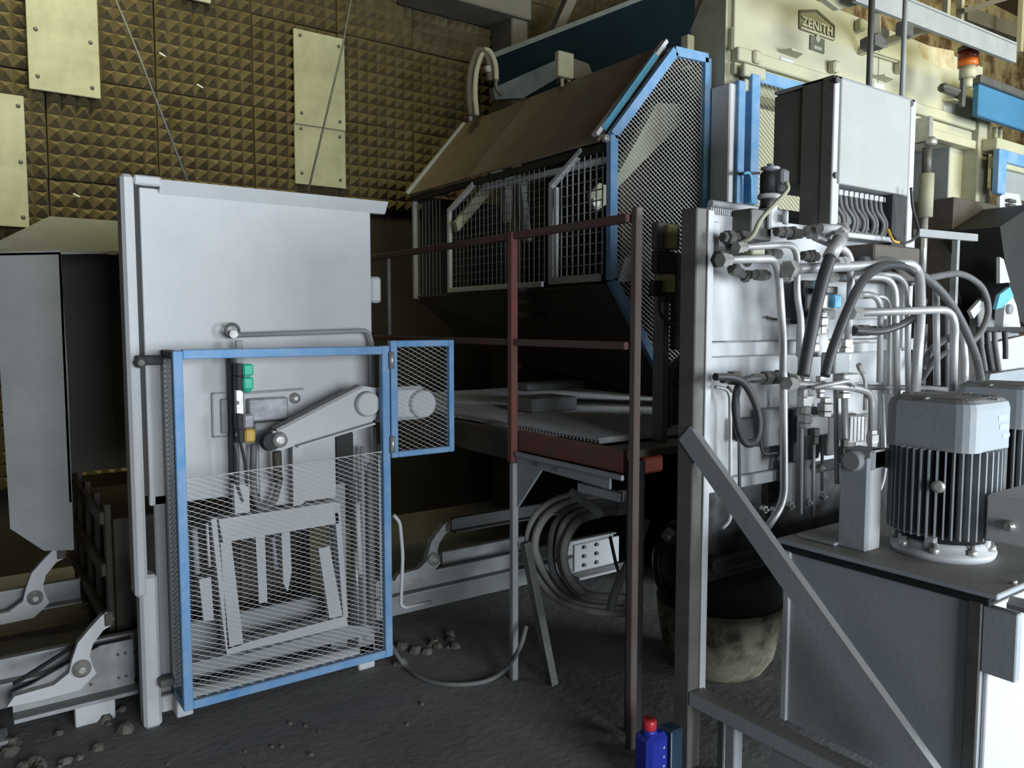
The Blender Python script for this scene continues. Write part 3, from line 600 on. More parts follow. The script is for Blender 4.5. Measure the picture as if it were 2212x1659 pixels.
# name plate: house-shaped outline, lettering, underline, small plate
Yn = YZ-.004
def outline(pts, wd=.012):
    g = M(); q = [at(x,y,Y=Yn) for x, y in pts]
    for i in range(len(q)): g.bar(q[i], q[(i+1)%len(q)], .006, wd, (0,1,0)) if 0 else g.bar(q[i], q[(i+1)%len(q)], wd, .006, (0,1,0))
    return g
outline(((1727,61),(1727,24),(1764,23),(1802,57),(1801,86))).build('plate_outline', ink, t)
a, b = at(1727,61,Y=Yn), at(1801,86,Y=Yn)
M().prism([at(1727,24,Y=Yn+.002), at(1764,23,Y=Yn+.002), at(1802,57,Y=Yn+.002), at(1801,86,Y=Yn+.002), at(1727,61,Y=Yn+.002)], (0,.003,0)).build('name_plate', mat('tan_plate', (.30,.28,.17), (.24,.22,.13), scale=12, bump=0), t)
def text(s, x, z, Yq, wdt, hgt, mt, parent, nm='lettering'):
    c = bpy.data.curves.new(nm, 'FONT'); c.body = s; c.size = 1; c.extrude = .01; c.offset = .022; c.align_x = 'LEFT'
    o = bpy.data.objects.new('tmp', c); C.objects.link(o); dg = bpy.context.evaluated_depsgraph_get(); dg.update()
    me = bpy.data.meshes.new_from_object(o.evaluated_get(dg)); bpy.data.objects.remove(o)
    xs = [v.co.x for v in me.vertices]; ys = [v.co.y for v in me.vertices]; ax, bx, ay, by = min(xs), max(xs), min(ys), max(ys); org = ORG[parent.name]
    for v in me.vertices:
        v.co = V((x+(v.co.x-ax)/(bx-ax)*wdt, Yq+v.co.z*-.2, z+(v.co.y-ay)/(by-ay)*hgt))-org
    me.materials.clear(); me.materials.append(mt); o = bpy.data.objects.new(nm, me); C.objects.link(o); o.parent = parent; ORG[o.name] = org; return o
w0, w1 = at(1730,52,Y=Yn), at(1801,73,Y=Yn)
zl_ = at(1730,54,Y=Yn).z; hl_ = at(1730,34,Y=Yn).z-zl_; u0 = at(1730,59,Y=Yn); M().bbox((w0.x,Yn-.004,u0.z-.006), (w1.x,Yn,u0.z+.004), .001).build('underline', cream, t)
#
a0 = at(1727,34,Y=Yn); 
text('ZENITH', w0.x+.006, zl_-.006, Yn-.001, w1.x-w0.x-.02, hl_+.004, ink, t, 'lettering_shadow')
text('ZENITH', w0.x, zl_, Yn-.004, w1.x-w0.x-.02, hl_, cream, t)
p, q = at(1749,104,Y=Yn), at(1781,78,Y=Yn); M().bbox((p.x,Yn-.004,at(1765,112,Y=Yn).z), (q.x,Yn+.002,at(1765,80,Y=Yn).z), .002).build('type_plate', ink, t)
M().bbox((p.x+.03,Yn-.007,at(1765,108,Y=Yn).z), (q.x-.03,Yn-.003,at(1765,101,Y=Yn).z), .001).build('type_mark', board, t)
c = at(1765,84,Y=Yn); M().stack((c.x,Yn-.007,c.z), (0,1,0), [(0,.02),(.004,.02)], 12).build('type_emblem', board, t)
p = at(1580,80,Y=Yn); 
M().bbox((p.x-.005,Yn-.002,p.z-.06), (p.x+.018,Yn+.003,p.z+.05), .001).build('small_mark', ink, t)
for (x, y, nm) in ((1850,58,'hook_bracket'),(1793,148,'small_lug'),(1622,128,'small_lug'),(1935,150,'small_lug'),(1895,85,'square_block')):
    c = at(x,y,Y=YZ); g = M(); s = .03 if nm != 'square_block' else .05; g.bbox((c.x-s,YZ-.05,c.z-s), (c.x+s,YZ,c.z+s*1.1), .01); g.build(nm, fitdk if nm == 'square_block' else cream, t)
M().prism([at(x,y,Y=YZ-.001) for x, y in ((1985,95),(2060,110),(2062,150),(2040,155),(1992,122))], (0,.003,0)).build('rust_stain_panel', rust, t)
for y in (128, 134): M().bar(at(1880,y-18,Y=YZ-.02), at(1950,y+4,Y=YZ-.02), .008, .008).build('thin_rail', cream, t)
# left column, blue doors below the housing
t = thing('machine_column', (3.35, 2.7, 1.1), 'white steel column under the left end of the cream housing', 'column')
a, b = at(1531,200,Y=2.62), at(1568,430,Y=2.62); M().bbox((3.18,2.62,1.1), (3.30,2.74,2.74), .006).build('front_face', white, t)
M().bbox((3.30,2.64,1.1), (3.42,2.9,2.74), .006).build('web', greyp, t)
t = thing('blue_door', (3.7, 2.6, 1.9), 'blue framed mesh door between the white column and valve cabinet', 'door')
def dpost(x0, x1, y0, y1, Yq, nm, mt=blue, th=.03):
    p, q = at(x0,y0,Y=Yq), at(x1,y0,Y=Yq); zt = p.z; zb = at(x0,y1,Y=Yq).z; return M().bbox((p.x,Yq,zb), (q.x,Yq+th,zt), .003).build(nm, mt, t)
YD = 2.60
dpost(1597,1612,172,440,YD,'stile'); dpost(1626,1644,158,440,YD-.02,'stile', blue, .05)
p, q = at(1644,152,Y=YD), at(1760,210,Y=YD); M().bbox((p.x,YD,q.z), (q.x+.1,YD+.02,p.z), .003).build('head_panel', blue, t)
expanded([(p.x,1.98),(4.1,1.98),(4.1,q.z),(p.x,q.z)], Y=YD+.01, sp=.02, a=33, parent=t, m=board)
M().bbox((3.35,2.78,1.9), (4.3,2.80,2.72), .003).build('backing_sheet', cream, t)
M().tube([at(1604,375,Y=2.56), at(1618,372,Y=2.56), at(1622,385,Y=2.56), at(1622,438,Y=2.56)], .008, 8, .03).build('door_handle', bluesky, t)
M().bar(at(1598,376,Y=2.57), at(1640,374,Y=2.57), .012,.012).build('latch_bar', dark, t)
# ribbed way cover on top of the hydraulic frame
t = thing('ribbed_way_cover', (2.8, 2.0, 1.93), 'white ribbed way cover with a rolled top edge above the pipes', 'cover')
Yr = 2.0
a = at(1530,440,Y=Yr); b = at(1762,470,Y=Yr); zt = a.z; zb = at(1530,478,Y=Yr).z
M().tube([(a.x,Yr-.01,zt), (b.x+.12,Yr-.01,zt)], .014, 10).build('rolled_edge', white, t)
M().bbox((a.x,Yr,zb), (b.x+.12,Yr+.01,zt), .002).build('backing', greyp, t)
g = M(); x = a.x+.006
while x < b.x+.12: g.box((x,Yr-.008,zb), (x+.006,Yr,zt-.01)); x += .0125
tag(g.build('rib', white, t), kind='stuff')
M().bbox((a.x-.03,Yr-.03,zb-.035), (b.x+.12,Yr+.02,zb-.004), .004).build('base_strip', white, t)
# ------------------------------------------------------------------ valve cabinet on tall legs
t = thing('valve_cabinet', (3.0, 1.9, 1.9), 'tall pale grey metal cabinet with cables hanging from its open bottom', 'cabinet')
YV = 1.75; x0, x1, z1 = 2.718, 3.29, 2.475
zc = at(1815,398,Y=YV).z
M().bbox((x0+.03,YV-.008,zc), (x1-.05,YV+.004,z1-.01), .003).build('door', doorp, t)
M().bbox((x0,YV,1.90), (x0+.045,YV+.05,z1), .003).build('left_leg', white, t); M().bbox((x0-.003,YV+.004,1.90), (x0,YV+.05,z1), .001).build('leg_shade_side', olive, t)  # thin dark skin paints the shaded side of the leg
M().bbox((x1-.03,YV,1.45), (x1+.01,YV+.05,z1), .003).build('right_leg', white, t)
M().bbox((x0,YV+.05,1.9), (x0+.012,YV+.14,z1), .002).build('side_sheet', olive, t)  # dark colour carries the shade on the cabinet side
M().bbox((x0+.006,YV+.14,2.10), (x0+.02,YV+.27,z1-.02), .002).build('rear_side_sheet', olive, t)
M().bbox((x0+.02,YV+.004,zc), (x1-.03,YV+.27,z1-.012), .003).build('body', greyp, t)
M().bbox((x0,YV,z1-.012), (x1,YV+.27,z1), .003).build('top_sheet', greyp, t)
M().bbox((x0+.045,YV+.12,1.90), (x1-.03,YV+.13,zc), .002).build('back_sheet', greyp, t)
M().bbox((x1-.13,YV+.01,1.87), (x1-.035,YV+.12,zc), .002).build('dark_side', dark, t)
M().bbox((x0+.02,YV+.0,1.885), (x1-.12,YV+.13,1.905), .004).build('bottom_shelf', white, t)
for x, y in ((1811,172),(1971,223),(1808,378)):
    q = at(x,y,Y=YV-.01); M().cyl(q, q+V((0,.012,0)), .012, 10).build('corner_screw', fitdk, t)
for k in range(12):
    x = x0+.055+k*.036; z = zc-.018; g = M()
    b = M(); hexnut(b, (x,YV+.05,z), (0,0,1), .015, .02); b.build('cable_gland', steel, t)
    s = .035*(1 if k % 2 else .6); e = 1.925+.01*(k % 3)
    pts = [(x,YV+.05,z), (x+.004,YV+.045,z-.05), (x+s,YV+.03,z-.10), (x+s*.8,YV+.04,z-.15), (x-.012,YV+.055,e)]
    M().tube(smooth_pts(pts, 5), .0085, 8).build('cable', hoseg, t)
M().tube(smooth_pts([at(1968,405,Y=1.70), at(1972,450,Y=1.70), at(1984,500,Y=1.68), at(1965,522,Y=1.68), at(1940,520,Y=1.7), at(1925,500,Y=1.72)]), .006, 6).build('loose_cable', rubber, t)
M().tube(smooth_pts([at(1918,495,Y=1.72), at(1930,520,Y=1.7), at(1950,524,Y=1.7)]), .006, 6).build('loose_cable', yellow, t)

# ------------------------------------------------------------------ hydraulic stand: posts, sheets, brace
t = thing('hydraulic_stand', (2.1, 1.8, 0), 'tall white steel stand carrying a tangle of hydraulic pipes, right', 'stand')
stand = t; YH = 1.84
M().bbox((2.02,1.79,0), (2.085,1.86,1.935), .004).build('front_post', olive, t)  # dark colour paints the shaded side, white post_face covers the lit front
M().bbox((2.07,1.783,.26), (2.10,1.79,1.93), .002).build('post_face', white, t)
M().bbox((2.085,YH,1.49), (3.5,YH+.012,1.93), .003).build('upper_sheet', white, t)
M().bbox((2.085,YH,1.0), (3.5,YH+.012,1.435), .003).build('lower_sheet', white, t)
M().bbox((2.085,YH-.02,1.437), (3.5,YH+.02,1.488), .004).build('cross_rail', white, t)
M().bbox((2.085,YH-.015,.955), (2.62,YH+.02,1.0), .004).build('lower_rail', white, t)
M().bbox((2.085,YH+.02,.62), (3.5,YH+.03,.95), .004).build('dark_lower_sheet', sooty, t)
M().bbox((2.05,YH-.04,1.775), (2.45,YH,1.79), .002).build('shelf_lip', fitdk, t)
M().bbox((2.05,YH-.03,1.80), (2.16,YH-.0,1.90), .004).build('small_bracket', white, t)
M().bbox((2.9,YH-.16,1.72), (3.24,YH,1.86), .006).build('return_block', brown, t)
M().bbox((3.27,YH-.06,1.0), (3.31,YH+.0,1.93), .003).build('right_post', white, t)
M().bar((2.035,1.80,1.215), (2.035,.94,.355), .03, .068, (1,0,0)).build('diagonal_brace', greyp, t) if 0 else None
a, b = at(1484,935,X=2.03), at(2040,1720,X=2.03)
M().bar(a, b, .028, .070, (0,0,1)).build('diagonal_brace', tankp, t)
M().bbox((2.02,.2,.235), (2.09,1.79,.285), .004).build('base_bar', tankp, t)
M().bbox((2.03,1.60,0), (2.075,1.64,.235), .004).build('short_leg', greyp, t)
M().bbox((2.03,1.28,0), (2.09,1.46,.235), .004).build('gusset_leg', greyp, t)
M().bbox((2.10,1.70,0), (2.13,1.73,.235), .004).build('short_leg', greyp, t)
for x, y in ((1602,575),(1636,575)): pass
# solenoid valve assembly on the left
t = thing('valve_actuator', at(1650,540,Y=1.76), 'dark cylindrical valve actuator on a grey block with a pale cable', 'valve')
Yv = 1.76; q = at(1660,500,Y=Yv)
p0, p1 = at(1622,505,Y=Yv), at(1668,455,Y=Yv); M().bbox((p0.x,Yv,p0.z-.02), (p1.x,Yv+.09,p1.z), .004).build('block', fitdk, t)
c = at(1660,452,Y=Yv+.04); top = at(1660,377,Y=Yv+.04).z
M().stack((c.x,c.y,c.z), (0,0,1), [(0,.035),(.02,.03),(.045,.028)], 16).build('neck', fitdk, t)
M().stack((c.x,c.y,c.z+.035), (0,0,1), [(0,.036),(.004,.040),(.014,.040),(.018,.036)], 16).build('white_ring', white, t)
M().stack((c.x,c.y,c.z+.052), (0,0,1), [(0,.032),(.07,.032),(.078,.028)], 16).build('coil_body', dark, t)
M().stack((c.x+.005,c.y,c.z+.13), (0,0,1), [(0,.018),(.01,.034),(.018,.034),(.022,.012),(.03,.012)], 8).build('top_knob', smear, t)
a, b = at(1680,415,Y=Yv), at(1697,370,Y=Yv); M().bbox((a.x,Yv,a.z), (b.x+.01,Yv+.04,b.z), .005).build('plug', dark, t)
a, b = at(1690,395,Y=Yv-.02), at(1708,366,Y=Yv-.02); M().bbox((a.x,Yv-.02,a.z), (b.x,Yv+.02,b.z), .008).build('plug_cap', hoseg, t)
M().tube(smooth_pts([at(1700,395,Y=Yv-.02), at(1700,412,Y=Yv-.03), at(1670,445,Y=Yv-.05), at(1643,475,Y=Yv-.07), at(1625,510,Y=Yv-.07), at(1600,525,Y=Yv-.04)]), .008, 8).build('pale_cable', board, t)
a, b = at(1664,482,Y=Yv-.02), at(1682,440,Y=Yv-.02); M().bbox((a.x,Yv-.02,a.z-.02), (b.x,Yv+.0,b.z), .006).build('white_clamp', white, t)
q = at(1690,470,Y=Yv-.03); M().stack(q, (.6,-.8,0), [(0,.022),(.016,.026),(.02,.02)], 18).build('gauge', white, t)

# steel pipes, fittings: parts of one pipework
t = thing('hydraulic_pipework', (2.5, 1.7, 1.0), 'maze of dusty bent steel pipes with fittings before the white sheets', 'pipes')
pw = t
def pipe(px_, Yq, r, m=steel, bend=.06, nm='steel_pipe', nuts=()):
    ys = Yq if isinstance(Yq, (list, tuple)) else [Yq]*len(px_)
    P = [at(x,y,Y=q) for (x, y), q in zip(px_, ys)]
    o = M().tube(P, r, 10, bend).build(nm, m, pw)
    for k in nuts:
        i = 0 if k == 0 else len(P)-1; j = 1 if k == 0 else len(P)-2; d = (P[j]-P[i]).normalized(); g = M()
        hexnut(g, P[i]+d*.012, d, r*1.75, .026); hexnut(g, P[i]+d*.036, d, r*1.45, .018); g.build('pipe_nut', zinc, o)
    return o
B = 1.74
pipe([(1556,562),(1680,558),(1692,740),(1694,1085),(1650,1150)], 1.66, .0135, nuts=(0,))
pipe([(1590,535),(1722,528),(1722,640),(1731,690),(1727,1110)], 1.68, .0115, nuts=(0,))
pipe([(1760,512),(1838,545),(1838,620),(1830,760)], 1.62, .0135, nuts=(1,))
pipe([(1700,582),(1985,568),(1990,660),(1976,862)], [1.62,1.6,1.55,1.5], .0185, bend=.10, nuts=(0,))
pipe([(1838,676),(2064,668),(2058,845)], [1.6,1.5,1.46], .0155, bend=.09, nuts=(0,))
pipe([(1785,600),(1928,600),(1940,660),(1936,862)], [1.7,1.6,1.58], .0125, bend=.08) if 0 else pipe([(1785,600),(1934,598),(1938,862)], [1.70,1.6,1.58], .0125, bend=.08, nuts=(0,))
pipe([(1850,592),(1960,594),(1962,866)], [1.72,1.62,1.60], .0115, bend=.08)
pipe([(1840,636),(1903,636),(1900,826)], [1.7,1.66,1.64], .012, bend=.07, nuts=(0,))
pipe([(1850,641),(1922,640),(1920,850)], [1.74,1.70,1.68], .009, bend=.06)
pipe([(2022,615),(2024,832)], 1.62, .0135)
pipe([(2046,668),(2046,835)], 1.74, .009, m=hoseg)
pipe([(1997,700),(1992,850)], 1.75, .013, m=hoseg)
pipe([(2078,700),(2086,790),(2084,825)], 1.6, .014)
pipe([(1700,828),(1850,838),(1884,850),(1884,955)], [1.62,1.6,1.58,1.58], .0135, bend=.07, nuts=(0,1))
pipe([(1850,836),(2010,838),(2050,842)], 1.68, .011, m=hoseg)
pipe([(1545,836),(1577,842),(1578,1125),(1560,1142)], 1.76, .0065)
pipe([(1572,836),(1596,858),(1598,1118)], 1.77, .006, m=hoseg)
pipe([(1828,1060),(1824,842)], 1.66, .012)
pipe([(1805,838),(1808,1045)], 1.7, .009)
pipe([(1758,930),(1756,1112)], 1.74, .007)
pipe([(1776,960),(1776,1060)], 1.76, .006, m=hoseg)
pipe([(1738,960),(1735,1112)], 1.75, .010, m=hoseg)
pipe([(1855,788),(1870,822),(1868,886)], 1.6, .0065, bend=.03, nuts=(0,))
pipe([(1756,838),(1834,822),(1846,833)], 1.58, .008, bend=.02)
pipe([(1905,850),(1912,1030),(1885,1090),(1850,1080)], 1.7, .009)
pipe([(1935,860),(1940,960)], 1.74, .010, m=hoseg)
pipe([(1700,848),(1706,1000)], 1.78, .006)
pipe([(1680,690),(1700,690),(1722,689)], 1.79, .004, m=fitdk, bend=.02)
pipe([(1656,684),(1672,690),(1690,690)], 1.82, .004, m=fitdk, bend=.02)
# clusters of fittings and valve blocks
def fit(x, y, Yq, d, prof, m=zinc, n=6, nm='fitting'):
    return M().stack(at(x,y,Y=Yq), d, prof, n, n > 8).build(nm, m, pw)
def hexrow(x, y, Yq, d, sizes, m=zinc, nm='fitting'):
    p = at(x,y,Y=Yq); g = M(); d = V(d).normalized(); s = 0
    for r, l in sizes: g.stack(p+d*s, d, [(0,r*.85),(l*.12,r),(l*.88,r),(l,r*.85)], 6, False); s += l
    return g.build(nm, m, pw)
E1 = (1, 0, 0)
hexrow(1560,512,1.74,E1,[(.018,.02),(.026,.03),(.02,.03),(.03,.04),(.016,.03)],fitdk)
hexrow(1575,530,1.74,(.9,0,-.5),[(.02,.05),(.026,.03),(.014,.04)],fitdk)
hexrow(1676,500,1.72,E1,[(.018,.035),(.022,.025),(.018,.02),(.026,.02),(.019,.045)],fitdk)
hexrow(1742,500,1.70,E1,[(.022,.02),(.027,.02),(.02,.03),(.026,.018),(.018,.02)],zinc)
hexrow(1786,500,1.68,E1,[(.028,.014),(.015,.04),(.026,.016)],white)
hexrow(1548,560,1.72,E1,[(.03,.025),(.024,.02)],fitdk)
hexrow(1580,578,1.74,(1,0,-.35),[(.022,.03),(.016,.04),(.022,.02)],fitdk)
hexrow(1620,593,1.72,E1,[(.016,.03),(.02,.028),(.021,.022),(.016,.02)],fitdk)
hexrow(1684,590,1.70,E1,[(.014,.015),(.022,.025),(.028,.014),(.018,.03)],zinc)
hexrow(1650,546,1.72,E1,[(.018,.03),(.022,.03),(.018,.03)],fitdk)
hexrow(1733,552,1.72,E1,[(.018,.03),(.022,.02),(.026,.012),(.018,.03)],fitdk)
hexrow(1805,566,1.62,E1,[(.02,.03),(.024,.02),(.02,.02)],steel)
hexrow(1560,818,1.72,E1,[(.018,.04),(.026,.04)],fitdk)
hexrow(1625,818,1.70,E1,[(.018,.06),(.026,.05),(.02,.03),(.028,.02),(.02,.03)],fitdk)
hexrow(1712,822,1.66,E1,[(.028,.014),(.018,.03),(.028,.016)],zinc)
hexrow(1838,714,1.66,E1,[(.024,.03),(.018,.03),(.024,.05),(.02,.05)],fitdk)
for x, y, Yq, sizes, m in ((1826,780,1.62,[(.02,.03),(.024,.02),(.018,.03)],zinc),(1822,860,1.62,[(.026,.02),(.02,.03),(.024,.02)],zinc),
        (1737,860,1.64,[(.012,.05),(.02,.02),(.016,.03),(.02,.02)],zinc),(1740,925,1.66,[(.02,.02),(.026,.03),(.018,.03)],zinc),
        (1772,860,1.66,[(.014,.02),(.018,.02),(.014,.02),(.02,.02)],zinc),(1782,900,1.64,[(.024,.02),(.03,.03),(.02,.02)],zinc),
        (1760,760,1.66,[(.018,.03),(.014,.03),(.02,.03)],steel),(1776,722,1.66,[(.016,.03),(.022,.03),(.016,.02)],zinc),
        (1822,1000,1.64,[(.018,.03),(.022,.03),(.014,.03)],fitdk),(1760,960,1.68,[(.014,.03),(.018,.03)],fitdk),(1884,965,1.58,[(.02,.02),(.024,.03)],steel)):
    hexrow(x, y, Yq, (0,0,1), sizes, m)
def blk(x0, y0, x1, y1, Yq, dp, m, nm='valve_block', e=.005):
    p, q = at(x0,y0,Y=Yq), at(x1,y1,Y=Yq); return M().bbox((p.x,Yq,q.z), (q.x,Yq+dp,p.z), e).build(nm, m, pw)
blk(1626,525,1654,552,1.68,.04,board)
blk(1805,762,1836,806,1.60,.06,greyp); blk(1825,808,1858,828,1.60,.05,steel)
blk(1775,635,1806,668,1.64,.06,steel,'solenoid'); o = blk(1772,604,1788,628,1.62,.03,bluesky,'blue_label'); blk(1803,636,1818,665,1.62,.03,bluesky,'blue_label')
blk(1785,618,1812,636,1.66,.05,fitdk,'solenoid'); blk(1738,605,1778,700,1.74,.06,dark,'dark_manifold')
blk(1745,700,1790,770,1.70,.05,steel); blk(1780,668,1806,690,1.66,.04,steel,'solenoid')
blk(1715,885,1770,990,1.74,.05,dark,'dark_manifold'); blk(1742,900,1790,938,1.70,.03,steel); blk(1835,900,1890,950,1.76,.04,steel,'finned_block')
blk(1650,885,1700,960,1.78,.04,greyp); blk(1595,905,1630,950,1.80,.02,dark,'dark_cover')
blk(1790,900,1850,975,1.78,.03,fitdk); blk(1700,1000,1760,1080,1.78,.03,greyp)
blk(1735,855,1760,880,1.66,.03,zinc); blk(1840,740,1900,760,1.78,.02,white,'bracket'); blk(1850,665,1950,690,1.80,.02,white,'bracket')
for i in range(7):
    x = 1838+i*8; blk(x,900,x+4,952,1.745,.012,steel,'cooling_fin',.001)
for x, y in ((1672,1102),(1706,1092),(1778,1072),(1772,1010),(1745,1085),(1650,1100)):
    q = at(x,y,Y=1.74); g = M(); hexnut(g, q, (0,1,0), .014, .02); g.stack(q+V((0,-.02,0)), (0,1,0), [(0,.004),(.008,.009),(.02,.009)], 10); g.build('plug_bolt', zinc, pw)
a, b = at(1545,1130,Y=1.76), at(1830,1090,Y=1.76); M().bbox((a.x+.05,1.80,.67), (b.x,1.84,.72), .01).build('sooty_manifold', dark, pw)

# rubber hoses: things of their own
def hose(px_, Yq, r, m, label, closed=False, group=None, cuff=None):
    ys = Yq if isinstance(Yq, (list, tuple)) else [Yq]*len(px_); P = [at(x,y,Y=q) for (x, y), q in zip(px_, ys)]
    S = smooth_pts(P, 6)
    if not cuff: return tag(M().tube(S, r, 10).build('hydraulic_hose', m), label, 'hose', group)
    t = thing('hydraulic_hose', P[-1], label, 'hose', group); M().tube(S, r, 10).build('hose_body', m, t)
    for i in cuff:
        p, q = (S[0], S[3]) if i == 0 else (S[-1], S[-4]); d = (q-p).normalized(); M().cyl(p-d*.01, p+d*.075, r*1.18, 12).build('crimp_sleeve', steel, t)
    return t
hose([(1812,522),(1792,560),(1768,640),(1748,740),(1735,812)], 1.54, .0205, rubber, 'thick black rubber hose slanting down from the white elbow fitting', cuff=(0,))
hose([(1976,590),(1950,574),(1905,575),(1865,605),(1835,660),(1800,750),(1782,812)], [1.6,1.6,1.58,1.56,1.55,1.55,1.55], .0165, rubber, 'black rubber hose arching from upper right down to the centre fittings')
hose([(1860,562),(1930,566),(2000,600),(2060,665),(2105,760),(2120,828)], [1.72,1.66,1.6,1.55,1.5,1.45], .0165, hoseg, 'long dusty grey hose sweeping down right behind the motor cover')
hose([(1960,612),(2020,598),(2075,592),(2120,620),(2135,670),(2120,715),(2095,742)], [1.72,1.75,1.8,1.8,1.8,1.8,1.8], .0155, hoseg, 'dusty hose looping round in an arch beside the grey rail')
hose([(1845,714),(1900,716),(1950,700),(1985,676),(1996,650)], [1.6,1.6,1.58,1.56,1.6], .014, rubber, 'short black hose curving up right across the upright pipes')
hose([(1990,800),(2010,760),(2040,735),(2070,725)], 1.66, .016, rubber, 'black hose crossing low between the upright pipes at right', cuff=None)
hose([(1985,830),(2020,780),(2060,750)], 1.74, .013, rubber, 'thinner black hose running just under another black hose at right')
hose([(1545,814),(1585,816),(1612,834),(1634,880),(1640,920),(1632,952),(1612,958),(1596,930),(1588,880),(1594,838),(1612,820),(1640,818)], [1.66,1.66,1.65,1.64,1.63,1.63,1.64,1.66,1.68,1.69,1.69,1.69], .0125, rubber, 'black hose hanging in a tall narrow loop by the white post')
hose([(1640,930),(1644,965),(1652,980),(1680,978)], 1.74, .004, rubber, 'thin black cable below the hanging hose loop')
hose([(1500,640),(1500,665)], 1.9, .001, rubber, '') if 0 else None
# white elbow
g = M(); p = at(1818,497,Y=1.62); g.tube([p+V((-.10,.02,0)), p, at(1812,528,Y=1.56)], .019, 12, .03); o = g.build('elbow_pipe', white, pw)
g = M(); hexnut(g, p+V((.0,0,0)), (1,0,0), .028, .02); hexnut(g, at(1815,514,Y=1.585), at(1812,528,Y=1.56)-p, .027, .03); g.build('elbow_nut', zinc, o)
# limit switches on the near side of the mesh guard
t = thing('switch_box_pair', at(1440,660,Y=2.1), 'pair of dark limit switch boxes with olive covers beside the stand post', 'switch')
Yl = 2.12
for x0, y0, x1, y1, m_, nm in ((1422,478,1470,540,fitdk,'upper_box'),(1436,485,1456,538,mat('olive_cover',(.36,.35,.14),scale=20,bump=0),'upper_cover'),(1422,540,1462,592,dark,'middle_box'),(1416,605,1436,640,dark,'side_plug'),(1432,592,1452,632,'olive','lower_cover'),(1440,632,1462,652,dark,'lower_box'),(1464,545,1486,755,fitdk,'rear_strip')):
    if m_ == 'olive': m_ = bpy.data.materials['olive_cover']
    p, q = at(x0,y0,Y=Yl), at(x1,y1,Y=Yl); dy = -.02 if 'cover' in nm else 0; M().bbox((p.x,Yl+dy,q.z), (q.x,Yl+.04,p.z), .006).build(nm, m_, t)
M().tube(smooth_pts([at(1425,640,Y=Yl), at(1424,670,Y=Yl), at(1438,692,Y=Yl), at(1462,705,Y=Yl)]), .007, 8).build('switch_cable', rubber, t)
M().bbox((2.24,2.14,1.091), (2.27,2.2,1.90), .003).build('mount_bar', fitdk, t)
q = at(1478,775,Y=2.2); tag(M().tube(smooth_pts([V((at(1443,840,Y=2.3).x,2.3,1.118)), at(1445,812,Y=2.3), at(1458,785,Y=2.3), at(1480,772,Y=2.3), at(1500,782,Y=2.3)]), .016, 8).build('bent_hose', rubber), 'black bent hose at the foot of the angular blue guard', 'hose')
q = at(1470,810,Y=2.32); tag(M().bbox((q.x-.02,2.33,1.118), (q.x+.02,2.37,q.z-.05)).build('cover_foot', dark), 'dark foot under the round cover by the stand post', 'bracket') if 0 else None; tag(M().stack(q, (0,1,0), [(0,.05),(.02,.06),(.07,.06)], 14).box((q.x-.02,2.34,1.118), (q.x+.02,2.38,q.z-.05)).build('round_cover', dark), 'dark round cover under the bent hose by the stand post', 'cover')
# ------------------------------------------------------------------ oil tank
t = thing('oil_tank', (2.6, 1.1, .28), 'big blue-grey steel oil tank standing on the base frame, lower right', 'tank')
XT, YT0, YT1 = 2.12, .905, 1.475
M().bbox((XT,YT0,.285), (XT+1.5,YT1,.845), .004).build('tank_body', tankp, t)
M().bbox((XT-.025,YT0-.045,.862), (XT+1.6,YT1+.03,.878), .003).build('top_plate', tankp, t)
M().bbox((XT-.008,YT0-.02,.835), (XT+1.5,YT1+.01,.862), .003).build('top_rim', dark, t)
M().bbox((XT-.012,YT0-.004,.29), (XT,YT0+.03,.84), .003).build('corner_seam', fitdk, t)
M().bbox((XT-.012,YT1-.01,.29), (XT+.0,YT1+.012,.84), .003).build('rear_flange', white, t)
M().bbox((XT-.006,YT0-.085,.66), (XT+.022,YT0-.004,.835), .003).build('end_bracket', tankp, t)
M().prism([(XT-.01,YT0-.06,.845),(XT-.02,YT0-.13,.848),(XT+.06,YT0-.10,.848),(XT+.06,YT0-.04,.845)], (0,0,.012)).build('bent_tab', greyp, t)
M().bbox((XT+.02,YT0-.012,.30), (XT+1.4,YT0,.83), .003).build('end_plate', white, t)
for k in range(9):
    x = XT+.1+k*.16; M().cyl((x,YT0-.03,.878), (x,YT0-.03,.888), .009, 6).build('rim_bolt', zinc, t)
# filter column with round knob on the tank
t = thing('filter_bracket', (2.2, 1.33, .88), 'grey upright bracket with a round knob box on the tank top', 'bracket')
a, b = at(1808,1205,X=2.17), at(1868,1205,X=2.17)
M().bbox((2.17,b.y,.878), (2.19,a.y,1.16), .004).build('upright', tankp, t)
M().bbox((2.19,b.y,.878), (2.25,b.y+.012,1.16), .003).build('side_flange', white, t)
p, q = at(1822,966,X=2.18), at(1882,1018,X=2.18); M().bbox((2.18,q.y,q.z), (2.26,p.y,p.z), .006).build('knob_box', greyp, t)
c = at(1846,995,X=2.17); M().stack((2.15,c.y,c.z), (1,0,0), [(0,.026),(.006,.031),(.03,.031)], 20).build('round_knob', greyp, t)
M().bbox((2.2,q.y-.0,q.z-.0), (2.28,q.y+.02,p.z-.0), .003).build('box_face', white, t)
M().bbox((2.15,1.34,.879), (2.35,1.47,.89), .003).build('foot_plate', tankp, t)

